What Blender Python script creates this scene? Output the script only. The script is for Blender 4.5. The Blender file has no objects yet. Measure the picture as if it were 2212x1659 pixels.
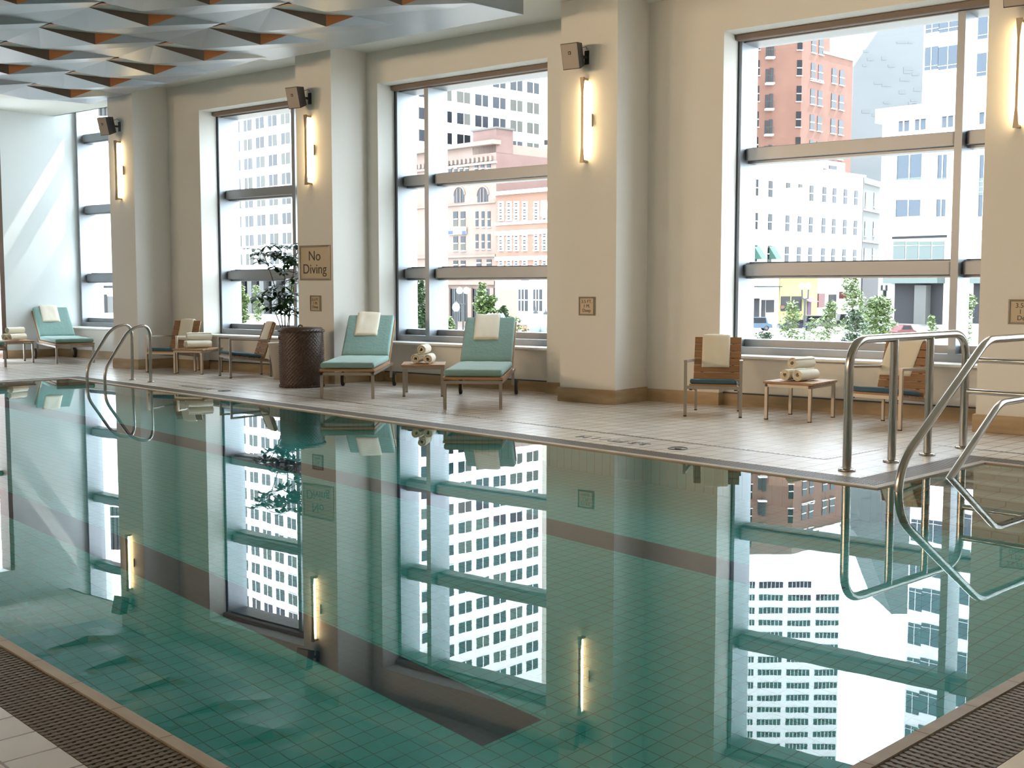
import bpy, math, random
from mathutils import Vector, Matrix, noise
random.seed(7)
R = math.radians
scene = bpy.context.scene
COL = scene.collection
pi = math.pi

# ------------------------------------------------------------------ helpers
class MB:
    """collects shapes, links them as ONE mesh object"""
    def __init__(s):
        s.v = []; s.f = []; s.m = []; s.sm = []
    def add(s, vs, fs, mi=0, smooth=False):
        b = len(s.v)
        s.v += [tuple(p) for p in vs]
        for f in fs:
            s.f.append(tuple(b + i for i in f)); s.m.append(mi); s.sm.append(smooth)
        return s
    def box(s, x0, x1, y0, y1, z0, z1, mi=0, M=None):
        vs = [Vector(p) for p in ((x0,y0,z0),(x1,y0,z0),(x1,y1,z0),(x0,y1,z0),(x0,y0,z1),(x1,y0,z1),(x1,y1,z1),(x0,y1,z1))]
        if M is not None: vs = [M @ p for p in vs]
        return s.add(vs, [(3,2,1,0),(4,5,6,7),(0,1,5,4),(1,2,6,5),(2,3,7,6),(3,0,4,7)], mi)
    def bbox(s, x0, x1, y0, y1, z0, z1, b=0.005, mi=0, M=None):
        """box with chamfered vertical and horizontal edges"""
        vs = []; 
        for z, i in ((z0, b), (z0+b, 0), (z1-b, 0), (z1, b)):
            c = b + i
            for p in ((x0+i, y0+c),(x0+c, y0+i),(x1-c, y0+i),(x1-i, y0+c),(x1-i, y1-c),(x1-c, y1-i),(x0+c, y1-i),(x0+i, y1-c)):
                vs.append(Vector((p[0], p[1], z)))
        if M is not None: vs = [M @ p for p in vs]
        fs = [tuple(range(7,-1,-1)), tuple(range(24,32))]
        for k in range(3):
            for j in range(8):
                a = k*8+j; c = k*8+(j+1) % 8
                fs.append((a, c, c+8, a+8))
        return s.add(vs, fs, mi)
    def bar(s, a, b, w, h, mi=0, up=(0,0,1)):
        """rectangular bar from a to b, w across, h along up"""
        a = Vector(a); b = Vector(b); d = (b-a).normalized(); up = Vector(up)
        x = d.cross(up)
        if x.length < 1e-4: x = Vector((1,0,0))
        x.normalize(); y = x.cross(d).normalized()
        vs = []
        for p in (a, b):
            for sx, sy in ((-1,-1),(1,-1),(1,1),(-1,1)):
                vs.append(p + x*sx*w/2 + y*sy*h/2)
        return s.add(vs, [(3,2,1,0),(4,5,6,7),(0,1,5,4),(1,2,6,5),(2,3,7,6),(3,0,4,7)], mi)
    def tube(s, pts, r, n=12, mi=0, closed=False, cap=True):
        pts = [Vector(p) for p in pts]; N = len(pts)
        rs = r if isinstance(r, (list, tuple)) else [r]*N
        vs = []; prev = None
        for i, p in enumerate(pts):
            if closed: t = (pts[(i+1) % N]-pts[i-1])
            else: t = pts[min(i+1, N-1)]-pts[max(i-1, 0)]
            t.normalize()
            if prev is None:
                u = t.cross(Vector((0,0,1)))
                if u.length < 1e-3: u = t.cross(Vector((1,0,0)))
            else: u = prev - t*prev.dot(t)
            u.normalize(); prev = u; w = t.cross(u)
            for k in range(n):
                a = 2*pi*k/n
                vs.append(p + (u*math.cos(a)+w*math.sin(a))*rs[i])
        fs = []
        L = N if closed else N-1
        for i in range(L):
            for k in range(n):
                a = i*n+k; b = i*n+(k+1) % n; j = ((i+1) % N)*n
                fs.append((a, b, j+(k+1) % n, j+k))
        s.add(vs, fs, mi, True)
        if cap and not closed:
            s.add(vs[:n], [tuple(range(n-1,-1,-1))], mi); s.add(vs[-n:], [tuple(range(n))], mi)
        return s
    def lathe(s, prof, n=32, mi=0, c=(0,0,0), smooth=True, M=None):
        c = Vector(c); vs = []
        for r, z in prof:
            for k in range(n):
                a = 2*pi*k/n
                p = Vector((r*math.cos(a), r*math.sin(a), z))
                if M is not None: p = M @ p
                vs.append(p + c)
        fs = []
        for i in range(len(prof)-1):
            for k in range(n):
                a = i*n+k; b = i*n+(k+1) % n
                fs.append((a, b, b+n, a+n))
        return s.add(vs, fs, mi, smooth)
    def disc(s, c, r, n=24, mi=0, up=True, M=None):
        vs = [Vector((r*math.cos(2*pi*k/n), r*math.sin(2*pi*k/n), 0)) for k in range(n)]
        if M is not None: vs = [M @ p for p in vs]
        vs = [p + Vector(c) for p in vs]
        return s.add(vs, [tuple(range(n)) if up else tuple(range(n-1,-1,-1))], mi)
    def prism(s, poly, z0, z1, mi=0):
        n = len(poly)
        vs = [(x, y, z0) for x, y in poly] + [(x, y, z1) for x, y in poly]
        fs = [tuple(range(n-1,-1,-1)), tuple(range(n, 2*n))] + [(i, (i+1) % n, n+(i+1) % n, n+i) for i in range(n)]
        return s.add(vs, fs, mi)
    def build(s, name, mats, parent=None, kind=None, loc=None):
        me = bpy.data.meshes.new(name)
        me.from_pydata(s.v, [], s.f)
        if not isinstance(mats, (list, tuple)): mats = [mats]
        for m in mats: me.materials.append(m)
        me.polygons.foreach_set('material_index', s.m)
        me.polygons.foreach_set('use_smooth', s.sm)
        me.update()
        o = bpy.data.objects.new(name, me); COL.objects.link(o)
        if parent is not None: o.parent = parent
        if kind: o['kind'] = kind
        if loc: o.location = loc
        return o

def tag(o, label, cat=None, group=None, kind=None):
    o['label'] = label
    if cat: o['category'] = cat
    if group: o['group'] = group
    if kind: o['kind'] = kind
    return o
def thing(name, label, cat, loc=(0,0,0), rz=0, group=None):
    o = bpy.data.objects.new(name, None); COL.objects.link(o)
    o.empty_display_size = .1
    o.location = loc; o.rotation_euler = (0,0,rz)
    return tag(o, label, cat, group)
KIDS = {}
def copy_tree(o, parent=None, loc=None, rz=None, label=None, group=None):
    c = o.copy(); COL.objects.link(c)
    if parent is not None: c.parent = parent
    if loc is not None: c.location = loc
    if rz is not None: c.rotation_euler = (0,0,rz)
    if label: c['label'] = label
    if group: c['group'] = group
    for ch in [k for k in o.children]: copy_tree(ch, c)
    return c
def struct(mb, name, mats): return mb.build(name, mats, kind='structure')

# pool frame: the pool is turned eight degrees against the window wall
TH = R(-8.0); PX = Vector((math.cos(TH), math.sin(TH), 0)); PY = Vector((-PX.y, PX.x, 0))
MP = Matrix.Rotation(TH, 4, 'Z')
def P(u, v, z=0): return PX*u + PY*v + Vector((0,0,z))

# camera frame, also used to lay out the city at its true distances
H = 1.4; F_PX = 2500.0; YAW = R(128.1); PIT = math.atan(209/F_PX)
CAM = Vector((0,0,H))
FW = Vector((math.cos(YAW)*math.cos(PIT), math.sin(YAW)*math.cos(PIT), -math.sin(PIT)))
RT = Vector((math.sin(YAW), -math.cos(YAW), 0)); UP = RT.cross(FW)
def ray(x, y): return FW + RT*((x-1106)/F_PX) + UP*((829.5-y)/F_PX)
def at(x, y, D): return CAM + ray(x, y)*D

# ------------------------------------------------------------------ materials
def srgb(r, g, b):
    f = lambda c: (c/255/12.92) if c/255 <= .04045 else ((c/255+.055)/1.055)**2.4
    return (f(r), f(g), f(b), 1)
def mat(name, col, rough=.6, metal=0, bump=None, var=None, spec=None, coords='Object', coat=0, sheen=0):
    m = bpy.data.materials.new(name); m.use_nodes = True
    nt = m.node_tree; b = nt.nodes['Principled BSDF']
    b.inputs['Base Color'].default_value = col; b.inputs['Roughness'].default_value = rough
    b.inputs['Metallic'].default_value = metal
    if spec is not None: b.inputs['Specular IOR Level'].default_value = spec
    if coat: b.inputs['Coat Weight'].default_value = coat
    if sheen: b.inputs['Sheen Weight'].default_value = sheen
    tc = nt.nodes.new('ShaderNodeTexCoord')
    if var:   # (scale, amount, second colour)
        n = nt.nodes.new('ShaderNodeTexNoise'); n.inputs['Scale'].default_value = var[0]; n.inputs['Detail'].default_value = 6
        mp = nt.nodes.new('ShaderNodeMapping'); mp.inputs['Scale'].default_value = var[3] if len(var) > 3 else (1,1,1)
        nt.links.new(tc.outputs[coords], mp.inputs[0]); nt.links.new(mp.outputs[0], n.inputs['Vector'])
        r = nt.nodes.new('ShaderNodeValToRGB'); r.color_ramp.elements[0].position = .5-var[1]/2; r.color_ramp.elements[1].position = .5+var[1]/2
        r.color_ramp.elements[0].color = col; r.color_ramp.elements[1].color = var[2]
        nt.links.new(n.outputs['Fac'], r.inputs[0]); nt.links.new(r.outputs[0], b.inputs['Base Color'])
    if bump:  # (scale, strength[, distance])
        n = nt.nodes.new('ShaderNodeTexNoise'); n.inputs['Scale'].default_value = bump[0]; n.inputs['Detail'].default_value = 4
        nt.links.new(tc.outputs[coords], n.inputs['Vector'])
        bp = nt.nodes.new('ShaderNodeBump'); bp.inputs['Strength'].default_value = bump[1]
        bp.inputs['Distance'].default_value = bump[2] if len(bump) > 2 else .01
        nt.links.new(n.outputs['Fac'], bp.inputs['Height']); nt.links.new(bp.outputs[0], b.inputs['Normal'])
    return m
def tile_mat(name, tiles, grout, cell, g=.004, rough=.4, off=(0,0), rot=0, bump=.3, var=.08, soften=None):
    """square or oblong tiles with grout lines, object coordinates, x/y sized cell"""
    m = bpy.data.materials.new(name); m.use_nodes = True
    nt = m.node_tree; L = nt.links; b = nt.nodes['Principled BSDF']; b.inputs['Roughness'].default_value = rough
    tc = nt.nodes.new('ShaderNodeTexCoord'); mp = nt.nodes.new('ShaderNodeMapping')
    mp.vector_type = 'POINT'; mp.inputs['Rotation'].default_value = (0,0,rot); mp.inputs['Location'].default_value = (off[0], off[1], 0)
    L.new(tc.outputs['Object'], mp.inputs[0])
    br = nt.nodes.new('ShaderNodeTexBrick'); br.offset = 0; br.squash = 1
    br.inputs['Scale'].default_value = 1; br.inputs['Brick Width'].default_value = cell[0]; br.inputs['Row Height'].default_value = cell[1]
    br.inputs['Mortar Size'].default_value = g; br.inputs['Mortar Smooth'].default_value = .1
    br.inputs['Color1'].default_value = tiles[0]; br.inputs['Color2'].default_value = tiles[1]; br.inputs['Mortar'].default_value = grout
    br.inputs['Bias'].default_value = 0
    L.new(mp.outputs[0], br.inputs[0])
    n = nt.nodes.new('ShaderNodeTexNoise'); n.inputs['Scale'].default_value = 3.0; n.inputs['Detail'].default_value = 5
    L.new(tc.outputs['Object'], n.inputs['Vector'])
    mx = nt.nodes.new('ShaderNodeMixRGB'); mx.blend_type = 'OVERLAY'; mx.inputs[0].default_value = var*4
    L.new(br.outputs['Color'], mx.inputs[1]); L.new(n.outputs['Fac'], mx.inputs[2]); L.new(mx.outputs[0], b.inputs['Base Color'])
    bp = nt.nodes.new('ShaderNodeBump'); bp.inputs['Strength'].default_value = bump; bp.inputs['Distance'].default_value = .003; bp.invert = True
    L.new(br.outputs['Fac'], bp.inputs['Height']); L.new(bp.outputs[0], b.inputs['Normal'])
    return m, nt, b, mx
def emit(name, col, s):
    m = bpy.data.materials.new(name); m.use_nodes = True; nt = m.node_tree; nt.nodes.clear()
    e = nt.nodes.new('ShaderNodeEmission'); e.inputs[0].default_value = col; e.inputs[1].default_value = s
    o = nt.nodes.new('ShaderNodeOutputMaterial'); nt.links.new(e.outputs[0], o.inputs[0]); return m

M = {}
M['wall'] = mat('cream_plaster', srgb(230,226,217), .75, bump=(180,.05,.002))
M['wall_white'] = mat('white_plaster', srgb(226,231,231), .75, bump=(180,.05,.002))
M['soffit'] = mat('ceiling_plaster', srgb(220,220,212), .8)
M['panel'] = mat('satin_ceiling_panel', srgb(164,172,180), .38, .35)
M['panel_lid'] = mat('white_ceiling_lid', srgb(214,218,216), .5)
M['panel_shaded'] = mat('shaded_fin', srgb(112,98,88), .6)  # fin colour darkened to hold the shade on the left-hand fins and wedge
M['panel_wood'] = mat('cherry_veneer_edge', srgb(206,138,92), .5, var=(9,.5,srgb(190,122,78),(1,1,12)))
M['stone'] = mat('sandstone_base', srgb(188,164,130), .55, var=(2.2,.5,srgb(160,134,100),(1,1,5)), bump=(40,.15,.003))
M['alu'] = mat('window_aluminium', srgb(146,149,153), .42, .6)
M['alu_dark'] = mat('dark_gasket', srgb(58,70,82), .5)
M['shade'] = mat('roller_shade_fabric', srgb(128,112,100), .8)
M['sill'] = mat('white_sill', srgb(236,234,228), .4)
M['steel'] = mat('brushed_stainless', srgb(178,174,168), .22, 1.0, bump=(60,.03,.002))
M['steel_sq'] = mat('satin_steel_frame', srgb(168,158,146), .42, .85)
M['teak'] = mat('teak', srgb(178,138,98), .55, var=(6,.6,srgb(148,108,72),(1,14,14)))
M['teak_d'] = mat('teak_back_slat', srgb(166,124,86), .55, var=(5,.6,srgb(136,98,64),(1,14,14)))
M['cush'] = mat('sage_canvas', srgb(128,162,154), .9, bump=(22,.5,.012), sheen=.2)
M['cush_b'] = mat('slate_blue_canvas', srgb(64,92,106), .9, bump=(30,.35,.01))
M['pipe'] = mat('cream_piping', srgb(214,204,172), .8)
M['towel'] = mat('cream_terry', srgb(240,230,208), .95, bump=(260,.6,.004), sheen=.5)
M['wicker'] = mat('dark_wicker', srgb(92,72,62), .4, var=(70,.5,srgb(52,38,33)))
M['pot'] = mat('grey_stoneware', srgb(170,160,146), .6)
M['soil'] = mat('potting_soil', srgb(60,46,36), .95)
M['leaf'] = mat('glossy_leaf', srgb(34,66,34), .35, var=(8,.5,srgb(46,84,40)))
M['stem'] = mat('plant_stem', srgb(70,64,44), .7)
M['black'] = mat('black_plastic', srgb(34,36,38), .5)
M['spk'] = mat('speaker_grey_grille', srgb(182,168,154), .6)
M['spk_s'] = mat('speaker_charcoal_case', srgb(62,62,66), .5)
M['bronze'] = mat('sconce_brushed_metal', srgb(140,128,110), .4, .6)
M['tube'] = emit('lamp_tube_glow', (1,.74,.38,1), 30)
M['plaque'] = mat('champagne_plaque', srgb(188,172,148), .5, .2)
M['plaque_e'] = mat('plaque_bevel', srgb(158,148,132), .4, .4)
M['ink'] = mat('dark_lettering', srgb(66,62,58), .6)
M['rubber'] = mat('rubber_tyre', srgb(44,42,42), .8)
M['brown'] = mat('brown_door_frame', srgb(96,72,56), .5)
M['grate'] = mat('gutter_grating', srgb(112,100,86), .5)
M['gutter'] = mat('gutter_channel', srgb(222,216,204), .8)
M['coping'] = mat('coping_stone', srgb(192,178,160), .6, var=(5,.6,srgb(170,152,132),(1,3,1)), bump=(60,.2,.003))
M['joint'] = mat('coping_joint', srgb(120,98,78), .8)
M['downlight'] = emit('downlight_lens', (1,.93,.82,1), 3)
M['white_paint'] = mat('white_enamel', srgb(236,236,234), .35)

# ------------------------------------------------------------------ room shell
def face_fill(mb, outer, holes, z, mi=0, down=False):
    """flat polygon with holes at height z"""
    import bmesh
    bm = bmesh.new(); es = []
    for loop in [outer] + holes:
        vs = [bm.verts.new((x, y, z)) for x, y in loop]
        for i in range(len(vs)): es.append(bm.edges.new((vs[i], vs[(i+1) % len(vs)])))
    bmesh.ops.triangle_fill(bm, use_beauty=True, use_dissolve=False, edges=es)
    bm.verts.index_update()
    vs = [v.co.copy() for v in bm.verts]
    fs = []
    for f in bm.faces:
        ids = [v.index for v in f.verts]
        up = f.normal.z > 0
        if up == down: ids.reverse()
        fs.append(ids)
    bm.free(); mb.add(vs, fs, mi)
def uv(x, y):
    p = Vector((x, y, 0)); return (p.dot(PX), p.dot(PY))

XL, XR, YF, YW = -21.8, 4.0, -4.0, 12.3
POOL = [(-17.55,1.68),(-1.68,1.68),(-1.68,9.12),(-4.0,9.12),(-4.0,7.40),(-17.55,7.40)]
def grow(d):
    return [(-17.55-d,1.68-d),(-1.68+d,1.68-d),(-1.68+d,9.12+d),(-4.0-d,9.12+d),(-4.0-d,7.40+d),(-17.55-d,7.40+d)]
m_deck, ntd, bd, mxd = tile_mat('deck_tile', (srgb(222,214,204), srgb(214,205,194)), srgb(142,128,114), (.178,.254), g=.005, rough=.26, off=(.05,.06), bump=.25)
M['deck'] = m_deck; bd.inputs['Specular IOR Level'].default_value = .85
fl = MB()
room = [uv(XL,YF), uv(XR,YF), uv(XR,13.0), uv(XL,13.0)]
trench_in = [(-17.0,8.33),(-4.975,8.33),(-4.975,11.0)]
face_fill(fl, room, [grow(.30)], 0)
g = grow(.30)
for i in range(6):     # recess walls of the gutter
    a, b = g[i], g[(i+1) % 6]
    fl.add([(a[0],a[1],0),(b[0],b[1],0),(b[0],b[1],-.12),(a[0],a[1],-.12)], [(0,1,2,3)])
o = struct(fl, 'floor', m_deck); o.rotation_euler = (0,0,TH)

# pool basin (depth 3.5 feet)
m_pool, ntp, bp_, mxp = tile_mat('pool_tile', (srgb(104,232,232), srgb(98,228,227)), srgb(68,164,162), (.09,.09), g=.003, rough=.3, off=(0,0), bump=.1, var=.03)
m_line, _, _, _ = tile_mat('pool_lane_tile', (srgb(40,52,88), srgb(36,46,80)), srgb(52,62,90), (.06,.06), g=.004, rough=.3, bump=.1, var=.02)
m_step, _, _, _ = tile_mat('pool_step_tile', (srgb(205,196,178), srgb(198,188,170)), srgb(140,130,116), (.18,.18), g=.005, rough=.4, bump=.1, var=.03)
ZW = -.009; ZB = -1.12
pb = MB()
face_fill(pb, POOL, [], ZB)
for i in range(6):
    a, b = POOL[i], POOL[(i+1) % 6]
    n = 1
    pb.add([(a[0],a[1],-.10),(b[0],b[1],-.10),(b[0],b[1],ZB),(a[0],a[1],ZB)], [(3,2,1,0)])
def lane(u0, u1, v0, v1):
    pb.add([(u0,v0,ZB+.002),(u1,v0,ZB+.002),(u1,v1,ZB+.002),(u0,v1,ZB+.002)], [(0,1,2,3)], 1)
for (v0, v1) in ((5.53,5.87),(3.06,3.40)):
    lane(-16.0, -3.35, v0, v1)
    lane(-16.34, -16.0, v0-.3, v1+.3)
pw = pb.build('pool_basin', [m_pool, m_line], kind='structure'); pw.rotation_euler = (0,0,TH)
# steps in the alcove
st = MB()
for k in range(5):
    v1 = 9.12 - .32*k; z1 = -.20 - .18*k
    st.box(-4.0, -1.68, v1-.32, v1, ZB, z1)
    st.box(-4.0, -1.68, v1-.325, v1-.27, z1-.03, z1+.003, 1)
o = struct(st, 'pool_steps', [m_step, M['stone']]); o.rotation_euler = (0,0,TH)

# coping ring
cp = MB(); A = grow(.0); B = grow(.05)
for i in range(6):
    a, b, c, d = A[i], A[(i+1) % 6], B[(i+1) % 6], B[i]
    cp.add([(a[0],a[1],0),(b[0],b[1],0),(c[0],c[1],.004),(d[0],d[1],.004)], [(3,2,1,0)])
    cp.add([(a[0],a[1],0),(b[0],b[1],0),(b[0],b[1],-.10),(a[0],a[1],-.10)], [(0,1,2,3)])
    cp.add([(d[0],d[1],.004),(c[0],c[1],.004),(c[0],c[1],-.12),(d[0],d[1],-.12)], [(3,2,1,0)])
# joints between coping stones
def jrow(p0, p1, off):
    p0 = Vector((*p0,0)); p1 = Vector((*p1,0)); d = (p1-p0); Ln = d.length; d.normalize(); nrm = Vector((off[0], off[1], 0))
    t = .34
    while t < Ln:
        a = p0 + d*t
        cp.add([a-d*.002+Vector((0,0,.0045)), a+d*.002+Vector((0,0,.0045)), a+d*.002+nrm*.05+Vector((0,0,.006)), a-d*.002+nrm*.05+Vector((0,0,.006))], [(0,1,2,3)] , 1)
        t += .34
offs = [(0,-1),(1,0),(0,1),(-1,0),(0,1),(-1,0)]
for i in range(6): jrow(POOL[i], POOL[(i+1) % 6], offs[i])
o = struct(cp, 'pool_coping', [M['coping'], M['joint']]); o.rotation_euler = (0,0,TH)

# gutter channel and gratings: one grating per side of the pool
gc = MB()
for i in range(6):
    a, b, c, d = grow(.05)[i], grow(.05)[(i+1) % 6], grow(.30)[(i+1) % 6], grow(.30)[i]
    gc.add([(a[0],a[1],-.05),(b[0],b[1],-.05),(c[0],c[1],-.05),(d[0],d[1],-.05)], [(3,2,1,0)])
o = struct(gc, 'gutter_channel', M['gutter']); o.rotation_euler = (0,0,TH)
def grating(u0, u1, v0, v1, label, along='u'):
    mb = MB()
    if along == 'u':
        n = int((u1-u0)/.029)
        for k in range(n):
            x = u0 + (k+.5)*(u1-u0)/n
            mb.box(x-.0075, x+.0075, v0+.004, v1-.004, -.024, -.001)
        for k in range(9):
            y = v0 + .012 + k*(v1-v0-.024)/8
            mb.box(u0, u1, y-.008, y+.008, -.024, -.003, 1)
    else:
        n = int((v1-v0)/.029)
        for k in range(n):
            y = v0 + (k+.5)*(v1-v0)/n
            mb.box(u0+.004, u1-.004, y-.0075, y+.0075, -.024, -.001)
        for k in range(9):
            x = u0 + .012 + k*(u1-u0-.024)/8
            mb.box(x-.008, x+.008, v0, v1, -.024, -.003, 1)
    o = mb.build('gutter_grating', [M['grate'], M['grate']]); o.rotation_euler = (0,0,TH)
    tag(o, label, 'grating', None)
grating(-17.85,-1.38,1.38,1.63,'brown slotted gutter grating along the near left edge of the pool')
grating(-1.63,-1.38,1.63,9.42,'brown slotted gutter grating in the bottom right corner beside the tan tiles','v')
grating(-17.85,-4.05,7.45,7.70,'slotted gutter grating along the far edge of the pool below the loungers')
grating(-4.30,-4.05,7.70,9.42,'slotted gutter grating at the foot of the four-post guard rail','v')
grating(-4.05,-1.63,9.17,9.42,'slotted gutter grating behind the underwater steps on the right')
grating(-17.85,-17.60,1.63,7.45,'slotted gutter grating along the short far left end of the pool','v')

# slot drain in the deck
dr = MB()
for (a, b) in (((-17.0,8.33),(-4.975,8.33)), ((-4.975,8.33),(-4.94,9.8)), ((-4.94,9.8),(2.0,9.8))):
    p, q = Vector((*a,.002)), Vector((*b,.002)); d = (q-p).normalized(); n_ = Vector((-d.y, d.x, 0))
    dr.add([p-n_*.014, q-n_*.014, q+n_*.014, p+n_*.014], [(0,1,2,3)], 0)
    L_ = (q-p).length; k = 0.03
    while k < L_:
        c = p + d*k + Vector((0,0,.001))
        dr.add([c-n_*.009-d*.012, c-n_*.009+d*.012, c+n_*.009+d*.012, c+n_*.009-d*.012], [(0,1,2,3)], 1); k += .05
o = dr.build('slot_drain', [M['steel_sq'], M['black']]); o.rotation_euler = (0,0,TH)
tag(o, 'narrow slotted drain line running through the pale deck tiles', 'drain')

# water
wm = bpy.data.materials.new('pool_water'); wm.use_nodes = True; nt = wm.node_tree; nt.nodes.clear()
out = nt.nodes.new('ShaderNodeOutputMaterial'); mix = nt.nodes.new('ShaderNodeMixShader')
fr = nt.nodes.new('ShaderNodeFresnel'); fr.inputs['IOR'].default_value = 1.36
rf = nt.nodes.new('ShaderNodeBsdfRefraction'); rf.inputs['IOR'].default_value = 1.33; rf.inputs['Roughness'].default_value = 0
rf.inputs['Color'].default_value = (.80,.98,.98,1)
gl = nt.nodes.new('ShaderNodeBsdfGlossy'); gl.inputs['Roughness'].default_value = 0; gl.inputs['Color'].default_value = (1,1,1,1)
tc = nt.nodes.new('ShaderNodeTexCoord')
n1 = nt.nodes.new('ShaderNodeTexNoise'); n1.inputs['Scale'].default_value = 1.6; n1.inputs['Detail'].default_value = 3
bu = nt.nodes.new('ShaderNodeBump'); bu.inputs['Strength'].default_value = .22; bu.inputs['Distance'].default_value = .0010
nt.links.new(tc.outputs['Object'], n1.inputs['Vector']); nt.links.new(n1.outputs['Fac'], bu.inputs['Height'])
for n_ in (rf, gl, fr): nt.links.new(bu.outputs[0], n_.inputs['Normal'])
nt.links.new(fr.outputs[0], mix.inputs[0]); nt.links.new(rf.outputs[0], mix.inputs[1]); nt.links.new(gl.outputs[0], mix.inputs[2]); nt.links.new(mix.outputs[0], out.inputs[0])
wt = MB(); face_fill(wt, POOL, [], ZW)
o = wt.build('pool_water', wm); o.rotation_euler = (0,0,TH)
tag(o, 'calm teal water of the indoor pool mirroring the windows', 'water')

# ---- walls
ZC = 4.82
WIN = {1: (-16.33,-13.3,.60,4.36), 2: (-12.14,-9.06,.60,4.36), 3: (-6.52,-3.5,.60,4.36), 5: (-1.8,1.4,.60,4.36)}
wb = MB()
xs = -18.2
for k in (1,2,3,5):
    x0, x1, z0, z1 = WIN[k]
    wb.box(xs, x0, YW, 13.1, 0, ZC); 
    wb.box(x0, x1, YW, 13.1, z1, ZC)            # lintel
    wb.box(x0, x1, YW+.12, 13.1, 0, z0-.03)     # apron
    xs = x1
wb.box(xs, XR, YW, 13.1, 0, ZC)
wb.box(XL, -18.2, 12.84, 13.9, 0, .57); wb.box(-19.6, -18.2, 12.84, 13.9, .57, 5.6)
wb.box(XL-.3, -18.2, 12.9, 13.9, 5.6, 6.2)
o = struct(wb, 'wall_back', M['wall'])
# columns
for k, (x0, x1) in enumerate(((-17.92,-17.2),(-13.12,-12.37),(-8.34,-7.53),(-3.36,-2.6))):
    cb = MB(); cb.box(x0, x1, 11.6, 12.4, 0, ZC)
    o = struct(cb, 'wall_column', M['wall'])
    bs = MB(); bs.bbox(x0-.025, x1+.025, 11.575, 12.4, 0, .17, .004)
    o = struct(bs, 'baseboard_column', M['stone'])
cb = MB(); cb.box(-18.4, -17.95, 12.1, 13.6, 0, ZC); struct(cb, 'wall_return', M['wall'])
wl = MB(); wl.box(XL-.3, XL, 11.73, 13.9, 0, 5.6); wl.box(XL-.3, XL, YF, 11.73, 4.2, 5.6); wl.box(XL-.3, XL, YF, 10.9, 0, 4.2)
o = struct(wl, 'wall_left', M['wall_white'])
wf = MB(); wf.box(XL-.3, XR+.3, YF-.3, YF, 0, 5.6); struct(wf, 'wall_front', M['wall'])
wr = MB(); wr.box(XR, XR+.3, YF, 13.1, 0, 5.6); struct(wr, 'wall_right', M['wall'])
# brown frame of the doorway in the end wall
fr_ = MB(); fr_.box(XL-.3, XL+.03, 11.64, 11.73, 0, 4.2); fr_.box(XL-.2, XL-.14, 10.9, 11.64, 2.2, 2.3); fr_.box(XL-.2, XL-.14, 10.9, 11.64, 0, .1); struct(fr_, 'door_1', M['brown'])
# baseboards
bb = MB()
xs = -18.0
for k in (1,2,3,5):
    x0, x1, z0, z1 = WIN[k]
    bb.box(xs-.006, x0+.006, YW-.02, YW+.1, 0, .15); bb.box(x0, x1, YW+.10, YW+.13, 0, .14); bb.box(x0, x1, YW+.095, YW+.13, .14, .155, 1)
    xs = x1
bb.box(xs, XR, YW-.02, YW+.1, 0, .15); bb.box(XL, -18.2, 12.82, 12.9, 0, .16); bb.box(XL, XL+.02, 11.74, 12.84, 0, .16)
o = struct(bb, 'baseboard_back', [M['stone'], M['alu_dark']])

# ceiling: flat plaster above, faceted panels below
ce = MB(); ce.box(XL, XR, YF, 12.9, ZC, ZC+.2); 
ce.box(XL, -18.2, 12.9, 13.7, 5.4, 5.6)
ce.box(XL, -18.2, 12.86, 12.9, ZC, 5.6)
struct(ce, 'ceiling', M['soffit'])

# ---- windows
def glass_mat():
    m = bpy.data.materials.new('window_glass'); m.use_nodes = True; nt = m.node_tree; nt.nodes.clear()
    o = nt.nodes.new('ShaderNodeOutputMaterial'); mx = nt.nodes.new('ShaderNodeMixShader')
    f = nt.nodes.new('ShaderNodeFresnel'); f.inputs[0].default_value = 1.35
    t = nt.nodes.new('ShaderNodeBsdfTransparent'); t.inputs[0].default_value = (.96,.985,.98,1)
    g = nt.nodes.new('ShaderNodeBsdfGlossy'); g.inputs['Roughness'].default_value = 0
    nt.links.new(f.outputs[0], mx.inputs[0]); nt.links.new(t.outputs[0], mx.inputs[1]); nt.links.new(g.outputs[0], mx.inputs[2]); nt.links.new(mx.outputs[0], o.inputs[0])
    return m
M['glass'] = glass_mat()
def bullnose(mb, xa, xb, yf, yb, z0, z1, mi=0):
    """horizontal rail with a rounded left end in plan"""
    r = min(.05, (yb-yf)/2); pts = []
    for k in range(7):
        a = pi/2*k/6; pts.append((xa + r - r*math.sin(pi/2-a) , yf + r - r*math.sin(a)))
    poly = [(xa, yb)] + [(xa + r*(1-math.cos(pi/2*k/6)), yf + r*(1-math.sin(pi/2*k/6))) for k in range(7)]
    poly += [(xb - r*(1-math.cos(pi/2*k/6)), yf + r*(1-math.sin(pi/2*k/6))) for k in range(6,-1,-1)] + [(xb, yb)]
    mb.prism(poly[::-1][::-1], z0, z1, mi)
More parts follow.
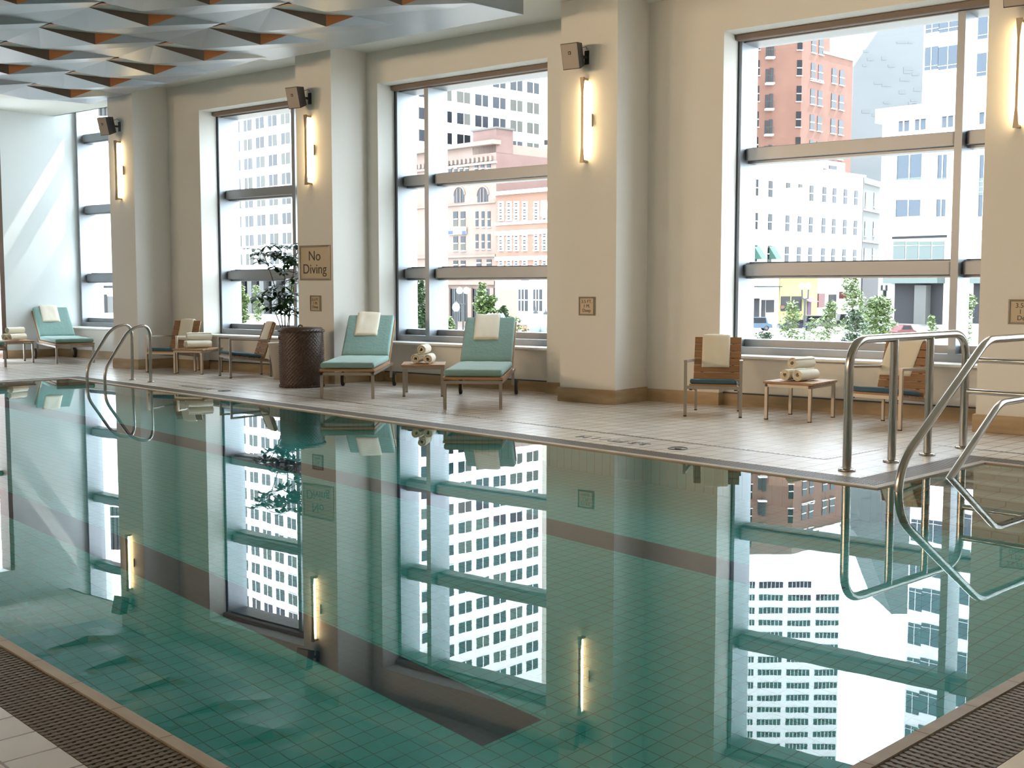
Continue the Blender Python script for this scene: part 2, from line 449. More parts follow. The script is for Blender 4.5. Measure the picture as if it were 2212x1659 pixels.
def window(n, x0, x1, z0, z1, mulls, trans, yf=12.66, yg=12.98, dark=True):
    w = thing('window_%d' % n, 'tall aluminium window', 'window', (0,0,0)); del w['label']; del w['category']; w['kind'] = 'structure'
    fr = MB(); J = .05
    fr.box(x0, x0+J, yf, yg+.1, z0, z1); fr.box(x1-J, x1, yf, yg+.1, z0, z1)
    if dark: fr.box(x0, x0+.012, yf-.01, yf+.03, z0, z1, 1)
    fr.box(x0+J, x1-J, yf, yg+.1, z0, z0+.085); fr.box(x0+J, x1-J, yf+.05, yg+.1, z1-.08, z1)
    for m in mulls: fr.box(m-.04, m+.04, yf, yg+.1, z0+.085, z1-.08)
    fr.build('window_frame', [M['alu'], M['alu_dark']], w, 'structure')
    edges = [x0+J] + [e for m in mulls for e in (m-.04, m+.04)] + [x1-J]
    for i in range(0, len(edges), 2):
        a, b = edges[i], edges[i+1]
        mb = MB()
        for t in trans:
            bullnose(mb, a+.001, b-.001, yf+.1, yg-.01, t-.068, t+.068)
            mb.box(a+.001, b-.001, yg-.12, yg+.08, t-.1, t+.085, 0)
            mb.box(a+.001, b-.001, yg-.03, yg-.02, t+.085, t+.10, 1)
        mb.box(a, b, yg-.14, yg+.08, z0+.085, z0+.17)
        mb.build('window_rail', [M['alu'], M['alu_dark']], w, 'structure')
        gl = MB(); gl.add([(a,yg+.02,z0+.1),(b,yg+.02,z0+.1),(b,yg+.02,z1-.05),(a,yg+.02,z1-.05)], [(0,1,2,3)])
        gl.build('window_pane', M['glass'], w, 'structure')
    si = MB(); si.bbox(x0, x1, YW-.02 if yf < 13 else 12.82, yf+.02, z0-.03, z0, .005)
    si.build('window_sill', M['sill'], w, 'structure')
    return w
window(1, *WIN[1][:2], .6, 4.36, [-14.4], [2.98, 1.605])
window(2, *WIN[2][:2], .6, 4.36, [-11.51], [2.98, 1.605])
window(3, *WIN[3][:2], .6, 4.36, [-3.94], [2.98, 1.605])
window(4, -21.75, -19.6, .6, 5.5, [-20.52], [4.42, 2.98, 1.59], yf=13.33, yg=13.6, dark=False)
window(5, *WIN[5][:2], .6, 4.36, [-.6], [2.98, 1.605])
for k, txt in ((1,'behind the tall green plant'), (2,'above the two middle loungers'), (3,'above the two slatted armchairs on the right')):
    x0, x1 = WIN[k][:2]
    s = MB(); s.bbox(x0+.01, x1-.01, 12.56, 12.67, 4.29, 4.358, .01)
    o = s.build('roller_shade', M['shade']); tag(o, 'rolled taupe shade at the window head ' + txt, 'window shade', None)
# unseen tall block added to keep the sun off the three right windows
cn = MB(); cn.box(8.6, 70, 73, 95, -4, 112)
struct(cn, 'sun_blocker', M['wall_white'])

# ---- faceted ceiling panels, laid out on the pool's axes
au, av, u0, v0 = 1.444, 1.533, -13.24, 5.96
HI, LO = 4.62, 4.485
def V(i, k, du, dv, z): return P(u0 + i*au + du, v0 + k*av + dv, z)
sheet = MB(); fins = MB(); lid = MB()
i0, i1, k0, k1 = -4, 2, -5, 1
PARTS = []
for k in range(k0, k1+1):
    for i in range(i0, i1+1):
        A_ = V(i,k,0,0,HI); T_ = V(i,k,.34,0,HI); B_ = V(i,k,.32,.94,HI); Pp = V(i,k,.14-.0,.66,LO)
        Bl = V(i-1,k,.32,.94,HI); Tl = V(i-1,k,.34,0,HI)
        A2 = V(i,k+1,0,0,HI); T2 = V(i,k+1,.34,0,HI); T2l = V(i-1,k+1,.34,0,HI); A2r = V(i+1,k+1,0,0,HI)
        g_ = .012
        e = Vector((0,0,.0))
        Wl = V(i-1,k,.46,.42,HI-.055); W_ = V(i,k,.46,.42,HI-.055); T1 = V(i,k,.345,.155,HI)
        sheet.add([A_, Pp, Bl, Wl, Tl], [(0,1,3),(1,2,3),(0,3,4)])
        sheet.add([Bl, Pp, A2, T2l], [(0,1,2),(0,2,3)])
        sheet.add([Pp, B_, T2, A2], [(0,1,2),(0,2,3)])
        fins = MB(); lid = MB()
        Pu = V(i,k,.14,.66,HI+.004)
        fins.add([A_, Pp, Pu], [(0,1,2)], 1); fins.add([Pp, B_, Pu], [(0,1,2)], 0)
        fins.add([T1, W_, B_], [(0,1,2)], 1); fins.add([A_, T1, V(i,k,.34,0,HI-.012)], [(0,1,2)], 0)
        up = lambda p, h: Vector((p.x, p.y, h))
        lid.add([up(A_, HI+.004), up(T1, HI+.03), up(B_, HI+.004), Pu], [(0,1,2),(0,2,3)])
        PARTS.append((fins, lid))
# flat metal strip between the facets and the plaster edge, cut parallel to the wall
EY = 11.12
vtop = v0 + (k1+1)*av
ul, ur = u0 + (i0-1)*au + .34, u0 + i1*au + .34
def wall_hit(u):   # v where the line u=const meets Y=EY
    return (EY - u*PX.y)/PY.y
n_ = 9
for j in range(n_):
    a = ul + (ur-ul)*j/n_; b = ul + (ur-ul)*(j+1)/n_ - .006
    if min(wall_hit(a), wall_hit(b)) < vtop + .02:
        sheet.add([P(a, vtop, HI), P(b, vtop, HI), P(b, vtop, HI+.16), P(a, vtop, HI+.16)], [(0,1,2,3)]); continue
    q = [P(a, vtop, HI), P(b, vtop, HI), P(b, wall_hit(b), HI), P(a, wall_hit(a), HI)]
    sheet.add(q, [(0,1,2,3)]); 
    sheet.add([q[3], q[2], q[2]+Vector((0,0,.14)), q[3]+Vector((0,0,.14))], [(0,1,2,3)])
    sheet.add([p + Vector((0,0,.006)) for p in q], [(3,2,1,0)])
def closing(a, b): fins.add([a, b, b+Vector((0,0,.16)), a+Vector((0,0,.16))], [(0,1,2,3)])
sheet.add([P(ul, v0+k0*av, HI), P(ul, wall_hit(ul), HI), P(ul, wall_hit(ul), HI+.2), P(ul, v0+k0*av, HI+.2)], [(0,1,2,3)])
sheet.add([P(ur, v0+k0*av, HI), P(ur, wall_hit(ur), HI), P(ur, wall_hit(ur), HI+.2), P(ur, v0+k0*av, HI+.2)], [(3,2,1,0)])
cp_ = sheet.build('ceiling_panels', M['panel']); tag(cp_, 'folded satin grey metal ceiling panels hung over the pool in a woven diamond pattern', 'ceiling panels')
for f_, l_ in PARTS: f_.build('veneer_fin', [M['panel_wood'], M['panel_shaded']], cp_); l_.build('panel_lid', M['panel_lid'], cp_)

# ------------------------------------------------------------------ furniture
def cushion(mb, x0, x1, y0, y1, z0, z1, mi=0, Mx=None, seed=0, puff=.012, r=None, nx=16, ny=20, wr=.006):
    """soft rounded slab with wrinkles; y runs along its length"""
    hx, hy, hz = (x1-x0)/2, (y1-y0)/2, (z1-z0)/2; c = Vector(((x0+x1)/2, (y0+y1)/2, (z0+z1)/2))
    r = r or hz*.8
    def pt(a, b, s):
        # a,b in -1..1 on the top (s=1) or bottom (s=-1)
        x, y = a*hx, b*hy
        ex = max(0, abs(x)-(hx-r)); ey = max(0, abs(y)-(hy-r)); e = min(1, math.hypot(ex, ey)/r)
        z = (hz-r) + r*math.sqrt(max(0, 1-e*e))
        if e >= 1: z = hz-r
        z += puff*(1-a*a)*(1-b*b)*s*(1 if s > 0 else .2)
        w = noise.noise(Vector((x*7+seed*3.1, y*16+seed, s*2.0)))*wr*(1 if s > 0 else 0)*(1-e)
        w += math.sin(y*46 + 2*noise.noise(Vector((x*5, y*4, seed))) )*wr*.35*(1-e)
        q = Vector((x, y, z*s + w))
        k = math.hypot(ex, ey)
        if k > r: q.x -= math.copysign(ex*(1-r/k), x); q.y -= math.copysign(ey*(1-r/k), y)
        q += c
        return Mx @ q if Mx is not None else q
    def spacing(n): 
        return [math.sin((i/n-.5)*pi*.98)/math.sin(pi*.49) if False else (i/n*2-1) for i in range(n+1)]
    def grad(n, h):
        e = r/h; out = [-1, -1+e*.1, -1+e*.35, -1+e*.7]; m = n-6
        out += [(-1+e)+(2-2*e)*i/m for i in range(m+1)]; out += [1-e*.7, 1-e*.35, 1-e*.1, 1]; return out
    gx, gy = grad(nx, hx), grad(ny, hy); NX, NY = len(gx), len(gy)
    for s in (1, -1):
        vs = [pt(a, b, s) for b in gy for a in gx]
        fs = []
        for j in range(NY-1):
            for i in range(NX-1):
                q = (j*NX+i, j*NX+i+1, (j+1)*NX+i+1, (j+1)*NX+i)
                fs.append(q if s > 0 else q[::-1])
        mb.add(vs, fs, mi, True)
    # band between top and bottom
    per = [(a, -1) for a in gx] + [(1, b) for b in gy[1:]] + [(a, 1) for a in gx[::-1][1:]] + [(-1, b) for b in gy[::-1][1:-1]]
    n = len(per); vs = [pt(a, b, 1) for a, b in per] + [pt(a, b, -1) for a, b in per]
    mb.add(vs, [(i+n, (i+1) % n+n, (i+1) % n, i) for i in range(n)], mi, True)
    return mb

def drape(mb, path, w, th=.012, seed=0, mi=0, n=12, skew=0):
    """folded towel following a path of (y,z) points, width w along x, with thickness"""
    pts = [Vector((0, y, z)) for y, z in path]; N = len(pts)
    top = []; bot = []
    for i, p in enumerate(pts):
        t = (pts[min(i+1, N-1)]-pts[max(i-1, 0)]).normalized(); nn = Vector((0, -t.z, t.y))
        f = i/(N-1)
        for k in range(n+1):
            a = k/n*2-1
            ed = 1-abs(a)**6
            wob = noise.noise(Vector((a*2.2+seed*5, f*5, seed)))*.008
            x = a*w/2*(1+.03*noise.noise(Vector((f*4, seed*2, 0)))) + skew*f
            h = th*(.35+.65*ed)
            q = p + nn*(wob); q.x = x
            top.append(q + nn*h); bot.append(q - nn*.002)
    W_ = n+1; fs = []
    for i in range(N-1):
        for k in range(n):
            q = (i*W_+k, (i+1)*W_+k, (i+1)*W_+k+1, i*W_+k+1); fs.append(q)
    o = len(top)
    f2 = [tuple(o+i for i in q[::-1]) for q in fs]
    side = []
    for i in range(N-1):
        side.append((i*W_, o+i*W_, o+(i+1)*W_, (i+1)*W_)); side.append((i*W_+n, (i+1)*W_+n, o+(i+1)*W_+n, o+i*W_+n))
    for k in range(n):
        side.append((k, k+1, o+k+1, o+k)); j = (N-1)*W_; side.append((j+k, o+j+k, o+j+k+1, j+k+1))
    mb.add(top+bot, fs+f2+side, mi, True); return mb

# ---- sun lounger: foot end at local y=0, width along x
LW = .34
def make_lounger():
    t = thing('sun_lounger', 'x', 'sun lounger')
    f = MB()
    f.box(-LW, LW, 0, .04, .295, .33); f.box(-LW, -LW+.035, 0, 2.15, .295, .33); f.box(LW-.035, LW, 0, 2.15, .295, .33)
    f.box(-LW, LW, 2.11, 2.15, .295, .33); f.box(-LW+.035, LW-.035, 1.2, 1.235, .295, .325)
    f.build('frame', M['steel_sq'], t)
    for sx in (-1, 1):
        l = MB(); x = sx*(LW-.0175); l.box(x-.0175, x+.0175, 0, .035, 0, .295); l.build('leg', M['steel_sq'], t)
        l = MB(); l.box(x-.0175, x+.0175, 1.93, 1.965, .12, .295); l.build('leg', M['steel_sq'], t)
        wh = MB(); R90 = Matrix.Rotation(pi/2, 4, 'Y'); c = (x+sx*.045, 1.948, .1)
        wh.lathe([(.0,-.018),(.098,-.018),(.102,-.008),(.102,.008),(.098,.018),(0,.018)], 24, 0, c, True, R90)
        wh.lathe([(.0,-.022),(.06,-.022),(.06,.022),(0,.022)], 20, 1, c, False, R90)
        wo = wh.build('wheel', [M['rubber'], M['teak']], t)
    s = MB()
    s.box(-LW-.005, LW+.005, -.012, .05, .345, .372)
    for sx in (-1, 1):
        x = sx*(LW-.015); s.box(x-.022, x+.022, .05, 1.62, .337, .372)
    k = .075
    while k < 1.6: s.box(-LW+.04, LW-.04, k, k+.055, .348, .368); k += .075
    s.build('seat_slats', M['teak'], t)
    Mb = Matrix.Translation((0,1.60,.372)) @ Matrix.Rotation(R(37), 4, 'X')
    b = MB()
    for sx in (-1, 1): x = sx*(LW-.015); b.box(x-.02, x+.02, 0, .93, -.035, .0, 0, Mb)
    k = .02
    while k < .9: b.box(-LW+.03, LW-.03, k, k+.055, -.024, -.004, 0, Mb); k += .075
    b.build('back_slats', M['teak'], t)
    pr = MB(); pr.tube([Mb @ Vector((0,.62,-.04)), (0,1.95,.335)], .011, 8); pr.build('back_prop', M['steel_sq'], t)
    c = MB(); cushion(c, -LW+.0, LW-.0, .01, 1.60, .375, .455, 0, None, 1); sc = c.build('seat_cushion', M['cush'], t)
    c = MB(); cushion(c, -LW+.01, LW-.01, .04, .95, .006, .082, 0, Mb, 2); bc = c.build('back_cushion', M['cush'], t)
    pp = MB(); 
    ring = [Mb @ Vector(p) for p in [(-LW+.02,.06,.006),(-LW+.02,.93,.006),(-LW+.05,.945,.006),(LW-.05,.945,.006),(LW-.02,.93,.006),(LW-.02,.06,.006)]]
    pp.tube(ring, .006, 6); pp.build('piping', M['pipe'], bc)
    return t, Mb
lounger, MBK = make_lounger()
def lounger_towel(seed, w=.30, lx=0.0, skew=0, L1=.50):
    """folded bath towel hung over the top of the backrest"""
    mb = MB()
    prof = []
    for k in range(10): prof.append((.95-.0-L1+L1*k/9, .088))     # front face, bottom to top
    for k in range(1, 8):
        a = pi*k/8; prof.append((.955+.05*math.sin(a)*1.0, .03+.058*math.cos(a)))
    for k in range(6): prof.append((.95-.04*k, -.04))
    wpts = [MBK @ Vector((0, y, z)) for y, z in prof]
    drape(mb, [(p.y, p.z) for p in wpts], w, .018, seed, n=12, skew=skew)
    for i, p in enumerate(mb.v): mb.v[i] = (p[0]+lx, p[1], p[2])
    return mb
def put(o, loc, rz): o.location = loc; o.rotation_euler = (0,0,rz)
LOUNG = [((-10.59,10.14,0), R(127.2-90), 'sage green cushioned lounger beside the wicker hamper, left of the small middle table', -.03),
         ((-8.51,10.12,0), R(123.9-90), 'sage green cushioned lounger right of the three towel rolls, in front of the wide window', -.03),
         ((-19.48,11.8,0), R(70), 'sage green cushioned lounger by the sunlit white end wall', -.05),
         ((-19.62,10.17,0), R(71), 'sage green lounger cut off by the left edge of the photo, only its foot showing', 0)]
TOW = ['cream towel draped over the lounger back beside the wicker hamper','cream towel draped over the lounger back in front of the wide window','cream towel draped over the lounger back by the sunlit end wall']
for i, (loc, rz, lab, lx) in enumerate(LOUNG):
    if i == 0: put(lounger, loc, rz); lounger['label'] = lab; lounger['group'] = 'sun loungers along the far deck'
    else: copy_tree(lounger, None, loc, rz, lab, 'sun loungers along the far deck')
    if i < 3:
        o = lounger_towel(i+3, .33, lx, (.0,-.02,.03)[i]).build('draped_towel', M['towel']); put(o, loc, rz)
        tag(o, TOW[i], 'towel', 'towels draped on chair and lounger backs')

# ---- armchair: faces local -y, centre of its footprint at the origin
def make_chair():
    t = thing('slatted_armchair', 'x', 'armchair')
    hw, hd = .31, .36
    for sx in (-1, 1):
        x = sx*(hw-.014)
        l = MB(); l.box(x-.016, x+.016, -hd, -hd+.032, .012, .60); l.box(x-.016, x+.016, -hd-.002, -hd+.03, 0, .012, 1); l.build('leg', [M['steel_sq'], M['black']], t)
        l = MB(); xb = sx*(hw-.07); l.box(xb-.013, xb+.013, hd-.06, hd-.034, .012, .34); l.box(xb-.015, xb+.015, hd-.062, hd-.032, 0, .012, 1); l.build('leg', [M['steel_sq'], M['black']], t)
        a = MB(); a.bar((x, -hd, .60), (sx*(hw-.045), hd-.06, .575), .036, .026); a.build('armrest', M['steel_sq'], t)
    f = MB(); f.box(-hw+.028, hw-.028, -hd+.004, -hd+.03, .30, .335)
    for sx in (-1, 1):
        x = sx*(hw-.07); f.bar((x, -hd+.03, .317), (x, hd-.02, .24), .022, .03); f.box(x-sx*.0-.016, x+.016, -hd+.03, -hd+.06, .285, .30, 1)
    f.build('seat_frame', [M['steel_sq'], M['black']], t)
    Ms = Matrix.Translation((0,-hd+.02,.335)) @ Matrix.Rotation(R(-7), 4, 'X')
    s = MB(); k = 0
    while k < .6: s.box(-.255, .255, k, k+.07, 0, .02, 0, Ms); k += .078
    s.build('seat_slats', M['teak'], t)
    Mbk = Matrix.Translation((0,hd-.16,.29)) @ Matrix.Rotation(R(-19), 4, 'X')
    b = MB(); k = .0
    for j in range(7): b.box(-.26, .26, -.011, .011, .0+j*.083, .0+j*.083+.074, 0, Mbk)
    for sx in (-1, 1): b.box(sx*.17-.015, sx*.17+.015, .011, .028, 0, .57, 1, Mbk)
    b.build('backrest', [M['teak_d'], M['black']], t)
    c = MB(); cushion(c, -.25, .25, -.02, .50, .022, .072, 0, Ms, 5, .008); c.build('seat_cushion', M['cush_b'], t)
    return t, Mbk
chair, MCB = make_chair()
def chair_towel(seed, w, lx, L1, skew=0, L2=.2):
    prof = []
    for k in range(12): prof.append((-.016, .585-L1+L1*k/11))
    for k in range(1, 6): a = pi*k/6; prof.append((-.016*math.cos(a)+.004, .585+.012*math.sin(a)))
    for k in range(6): prof.append((.034, .585-L2*k/5))
    mb = MB(); wp = [MCB @ Vector((0, y, z)) for y, z in prof]
    drape(mb, [(p.y, p.z) for p in wp], w, .014, seed, skew=skew)
    # the towel's outer face looks away from the slats
    for i, p in enumerate(mb.v): mb.v[i] = (p[0]+lx, p[1]-.0, p[2])
    return mb
CH = [((-6.12,11.46,0), R(24), 'teak slatted armchair standing alone left of the low table with three towel rolls', .31, -.02, .37, 0),
      ((-4.20,11.58,0), R(-8), 'teak slatted armchair behind the four-post steel guard rail', .36, -.10, .38, .13),
      ((-16.35,11.72,0), R(18), 'teak slatted armchair between the pool ladder and the far towel rolls', .26, 0, .36, 0),
      ((-14.53,11.75,0), R(-22), 'teak slatted armchair seen side-on next to the wicker hamper', .34, 0, .30, .05)]
CT = ['cream towel folded over the armchair back in front of the big right window','cream towel slung askew over the armchair back behind the guard rail',
      'cream towel hung over the armchair back near the pool ladder','cream towel bunched over the side-on armchair back by the hamper']
for i, (loc, rz, lab, w_, lx, L1, sk) in enumerate(CH):
    if i == 0: put(chair, loc, rz); chair['label'] = lab; chair['group'] = 'slatted armchairs along the windows'
    else: copy_tree(chair, None, loc, rz, lab, 'slatted armchairs along the windows')
    o = chair_towel(20+i, w_, lx, L1, sk).build('draped_towel', M['towel']); put(o, loc, rz)
    tag(o, CT[i], 'towel', 'towels draped on chair and lounger backs')

# ---- side table and towel rolls
def make_table():
    t = thing('side_table', 'x', 'table')
    hx, hy = .27, .32
    for sx in (-1, 1):
        for sy in (-1, 1):
            l = MB(); x = sx*(hx-.025); y = sy*(hy-.02); l.box(x-.016, x+.016, y-.016, y+.016, .01, .38); l.box(x-.017, x+.017, y-.017, y+.017, 0, .01, 1)
            l.build('leg', [M['steel_sq'], M['black']], t)
    f = MB(); 
    for sy in (-1, 1): f.box(-hx+.009, hx-.009, sy*(hy-.02)-.016, sy*(hy-.02)+.016, .35, .38)
    for sx in (-1, 1): f.box(sx*(hx-.025)-.016, sx*(hx-.025)+.016, -hy+.036, hy-.036, .35, .38)
    f.build('frame', M['steel_sq'], t)
    s = MB(); n = 6
    for k in range(n): a = -hy + 2*hy*k/n; s.bbox(-hx-.01, hx+.01, a+.004, a+2*hy/n-.004, .384, .408, .002)
    s.build('tabletop', M['teak'], t)
    return t
table = make_table()
def roll(seed, r=.068, L=.36):
    """towel rolled into a spiral, axis along local x"""
    mb = MB(); turns = 2.9; n = 70; th = .0165
    ring = []
    for i in range(n+1):
        f = i/n; a = f*turns*2*pi; rr = .012 + (r-th-.012)*f + .0025*noise.noise(Vector((f*9, seed, 0)))
        ring.append((a, rr))
    m = 8
    for side in (0, 1):
        vs = []
        for i, (a, rr) in enumerate(ring):
            q = rr + (th*.86 if side else 0)
            for k in range(m+1):
                x = (k/m-.5)*L + .012*noise.noise(Vector((a*.5, seed+side, k > m/2)))
                rad = q + .003*noise.noise(Vector((x*14+seed, a*1.5, side)))
                if k in (0, m): rad -= .002*(1 if side else -1)
                vs.append((x, rad*math.cos(a+seed), rad*math.sin(a+seed)))
        fs = [(i*(m+1)+k, i*(m+1)+k+1, (i+1)*(m+1)+k+1, (i+1)*(m+1)+k) for i in range(n) for k in range(m)]
        if side == 0: fs = [q[::-1] for q in fs]; inner = vs
        mb.add(vs, fs, 0, True); outer = vs
    # spiral end faces and the free edge
    for k in (0, m):
        vs = [inner[i*(m+1)+k] for i in range(n+1)] + [outer[i*(m+1)+k] for i in range(n+1)]
        mb.add(vs, [(i, i+1, n+2+i, n+1+i) if k else (i+1, i, n+1+i, n+2+i) for i in range(n)], 0, True)
    vs = [inner[n*(m+1)+k] for k in range(m+1)] + [outer[n*(m+1)+k] for k in range(m+1)]
    mb.add(vs, [(k, k+1, m+2+k, m+1+k) for k in range(m)], 0)
    return mb
TB = [((-5.18,11.60,0), R(0), R(80), .36, 'low teak and steel table between the two right armchairs', 'on the right table'),
      ((-10.25,11.2,0), R(40), R(120), .36, 'low teak and steel table between the two middle loungers', 'on the middle table'),
      ((-15.72,11.72,0), R(22), R(66), .40, 'low teak and steel table between the two far armchairs', 'on the far table'),
      ((-20.7,11.3,0), R(75), R(100), .36, 'low teak and steel table at the left edge beside the sunlit lounger', 'on the leftmost table')]
for i, (loc, rz, ra, L, lab, where) in enumerate(TB):
    if i == 0: put(table, loc, rz); table['label'] = lab; table['group'] = 'low tables with towel rolls'
    else: copy_tree(table, None, loc, rz, lab, 'low tables with towel rolls')
    rr = .069
    for j, (off, z, nm) in enumerate(((-.074, rr, 'left bottom'), (.074, rr, 'right bottom'), (0, rr+.122, 'top'))):
        o = roll(i*3+j+1, rr, L).build('rolled_towel', M['towel'])
        sx = math.sin(ra); cx_ = math.cos(ra)
        nrm = Vector((-sx, cx_, 0))
        o.location = Vector(loc) + nrm*(-off) + Vector((0,0,.408+z-.002)) + Vector((cx_, sx, 0))*(0.02 if j == 2 else 0)
        o.rotation_euler = (0, 0, ra + (.06 if j == 1 else 0))
        tag(o, 'cream towel rolled into a spiral, %s one of three %s' % (nm, where), 'towel', 'rolled towels')

# ---- wicker hamper
hb = thing('wicker_hamper', 'tall dark brown wicker hamper with a lid between armchair and lounger', 'hamper', (-12.42,11.02,0))
wk = MB(); NR, NA = 60, 144; Hh = .79
vs = []
for j in range(NR+1):
    z = Hh*j/NR; rb = .30 + .012*math.sin(pi*j/NR)
    for k in range(NA):
        a = 2*pi*k/NA; s = math.sin(k*pi/2+ (j//2 % 2)*pi)      # over-under weave
        row = (j % 2)
        vs.append(((rb+.012*s*(1 if row else .25)-(0 if row else .006))*math.cos(a), (rb+.012*s*(1 if row else .25)-(0 if row else .006))*math.sin(a), z))
fs = [(j*NA+k, j*NA+(k+1) % NA, (j+1)*NA+(k+1) % NA, (j+1)*NA+k) for j in range(NR) for k in range(NA)]
wk.add(vs, fs, 0, True); wk.build('woven_body', M['wicker'], hb)
def braid(mb, r, z, th, n=36):
    for ph in (0, pi):
        pts = []
        for k in range(n*6):
            a = 2*pi*k/(n*6); w_ = a*n/2+ph
            pts.append(((r+th*.7*math.cos(w_))*math.cos(a), (r+th*.7*math.cos(w_))*math.sin(a), z+th*.7*math.sin(w_)))
        mb.tube(pts, th*.8, 6, 0, True)
b_ = MB(); braid(b_, .312, .79, .014); b_.build('braided_rim', M['wicker'], hb)
b_ = MB(); braid(b_, .306, .016, .012); b_.build('braided_base', M['wicker'], hb)
ld = MB(); 
prof = [(0,.832),(.1,.832),(.2,.828),(.28,.822),(.315,.812),(.318,.80)]
ld.lathe(prof, 60, 0); 
for k in range(1, 14): 
    rr_ = .022*k; ld.tube([(rr_*math.cos(2*pi*q/48), rr_*math.sin(2*pi*q/48), .834-(.012*(k/14)**3)) for q in range(48)], .008, 5, 0, True)
lo = ld.build('lid', M['wicker'], hb)
kn = MB(); kn.tube([(.05,-.02,.835),(.04,-.02,.862),(.0,-.02,.868),(-.03,-.02,.858),(-.035,-.02,.835)], .011, 8); kn.build('handle', M['wicker'], lo)
ck = MB(); ck.box(-.022,.022,-.008,.004,-.028,.028); o = ck.build('clasp', M['black'], hb); 
aa = R(-125); o.location = (.312*math.cos(aa), .312*math.sin(aa), .70); o.rotation_euler = (0,0,aa+pi/2)

# ---- tall plant in a grey tapered pot
pl = thing('potted_plant', 'tall umbrella plant in a grey tapered planter behind the wicker hamper', 'potted plant', (-13.70,11.80,0))
pm = MB(); pm.lathe([(0,0),(.15,0),(.155,.01),(.235,.53),(.245,.545),(.235,.555),(.215,.54),(.2,.48),(0,.48)], 40); pm.build('planter', M['pot'], pl)
sl = MB(); sl.disc((0,0,.485), .205); sl.build('soil', M['soil'], pl)
def leaflet(mb, base, d, up, L, w):
    d = d.normalized(); s = d.cross(up).normalized(); n_ = s.cross(d)
    vs = []; prof = [(0,.06),(.12,.35),(.35,.85),(.6,1),(.82,.7),(.95,.3),(1,.02)]
    for t, k in prof:
        c = base + d*(L*t) - n_*(L*.18*t*t)
        for sx in (-1, 0, 1): vs.append(c + s*(sx*w*k/2) + n_*(abs(sx)*w*k*.12))
    fs = []
    for i in range(len(prof)-1):
        for k in range(2): a = i*3+k; fs.append((a, a+1, a+4, a+3))
    mb.add(vs, fs, 0, True)
def whorl(lf, sm, c, d, rad, n, L):
    """petiole ending in a fan of leaflets"""
    d = d.normalized(); e = c + d*rad
    sm.tube([c, c+d*rad*.5+Vector((0,0,.02)), e], .0035, 5)
    for k in range(n):
        a = 2*pi*k/n + random.random()*.4
        u = d.cross(Vector((0,0,1))).normalized(); w_ = Vector((0,0,1))
        ld_ = (u*math.cos(a) + d*math.sin(a)*.9 + w_*(-.25+random.random()*.25)).normalized()
        leaflet(lf, e, ld_, w_, L*(.8+.4*random.random()), L*.46)
lf = MB(); sm = MB()
def lat(a, b=0): return (RT.x*a + FW.x*b, RT.y*a + FW.y*b)
stems = [((0,0),lat(-.30),1.93,[(1.80,5),(1.93,8)]), ((.03,.0),lat(.04,-.1),2.02,[(1.9,5),(2.0,7)]), (lat(.08),lat(.16,-.15),1.9,[(1.62,4),(1.78,5),(1.88,5)]),
         ((-.03,.02),lat(-.28,-.05),1.32,[(1.12,4),(1.28,6)]), ((.04,0),lat(.02,-.12),1.52,[(1.08,6),(1.26,6),(1.45,6)]), (lat(.05),lat(.14,-.12),1.4,[(1.0,5),(1.3,4)])]
for (bx, by), (dx, dy), hgt, tiers in stems:
    base = Vector((bx, by, .48)); 
    path = [base + Vector((dx*f*f, dy*f*f, (hgt-.48)*f)) for f in [i/8 for i in range(9)]]
    sm.tube(path, [.010-.0006*i for i in range(9)], 7)
    for z, n_ in tiers:
        f = (z-.48)/(hgt-.48); c = base + Vector((dx*f*f, dy*f*f, (hgt-.48)*f))
        for k in range(n_):
            a = 2*pi*k/n_ + random.random(); el = random.uniform(-.35,.35)
            whorl(lf, sm, c, Vector((math.cos(a)*math.cos(el)*(.5 if math.cos(a) > 0 else 1), math.sin(a)*math.cos(el)*(.25 if math.sin(a) > 0 else 1), math.sin(el))), random.uniform(.10,.24), random.randint(5,7), random.uniform(.12,.165))
lf.build('foliage', M['leaf'], pl); sm.build('stems', M['stem'], pl)

# ---- pool ladder rails
def arc_path(pts, rad=.08, n=6):
    """rounds the corners of a polyline"""
    pts = [Vector(p) for p in pts]; out = [pts[0]]
    for i in range(1, len(pts)-1):
        a, b, c = pts[i-1], pts[i], pts[i+1]
        r1 = rad[i-1] if isinstance(rad, (list, tuple)) else rad
        d1 = (a-b).normalized(); d2 = (c-b).normalized()
        p1 = b + d1*min(r1, (a-b).length*.49); p2 = b + d2*min(r1, (c-b).length*.49)
        for k in range(n+1):
            t = k/n; out.append(p1*(1-t)**2 + b*2*t*(1-t) + p2*t*t)
    out.append(pts[-1]); return out
def flange(mb, p, r=.055):
    mb.lathe([(0,0),(r,0),(r,.012),(r-.008,.018),(0,.018)], 24, 0, p)
for u_, lab in ((-16.57,'farther curved steel ladder rail at the left end of the pool'), (-15.98,'nearer curved steel ladder rail at the left end of the pool')):
    mb = MB()
    pts = arc_path([P(u_,7.97,0), P(u_,7.985,.86), P(u_,7.66,.80), P(u_,7.27,.21), P(u_,7.27,-.75)], [.2,.16,.12], 8)
    mb.tube(pts, .0225, 14); 
    o = mb.build('ladder_rail', M['steel']); tag(o, lab, 'ladder rail', 'ladder rails at the left end of the pool')
    fb = MB(); flange(fb, P(u_,7.97,0)); fb.build('flange', M['steel'], o)

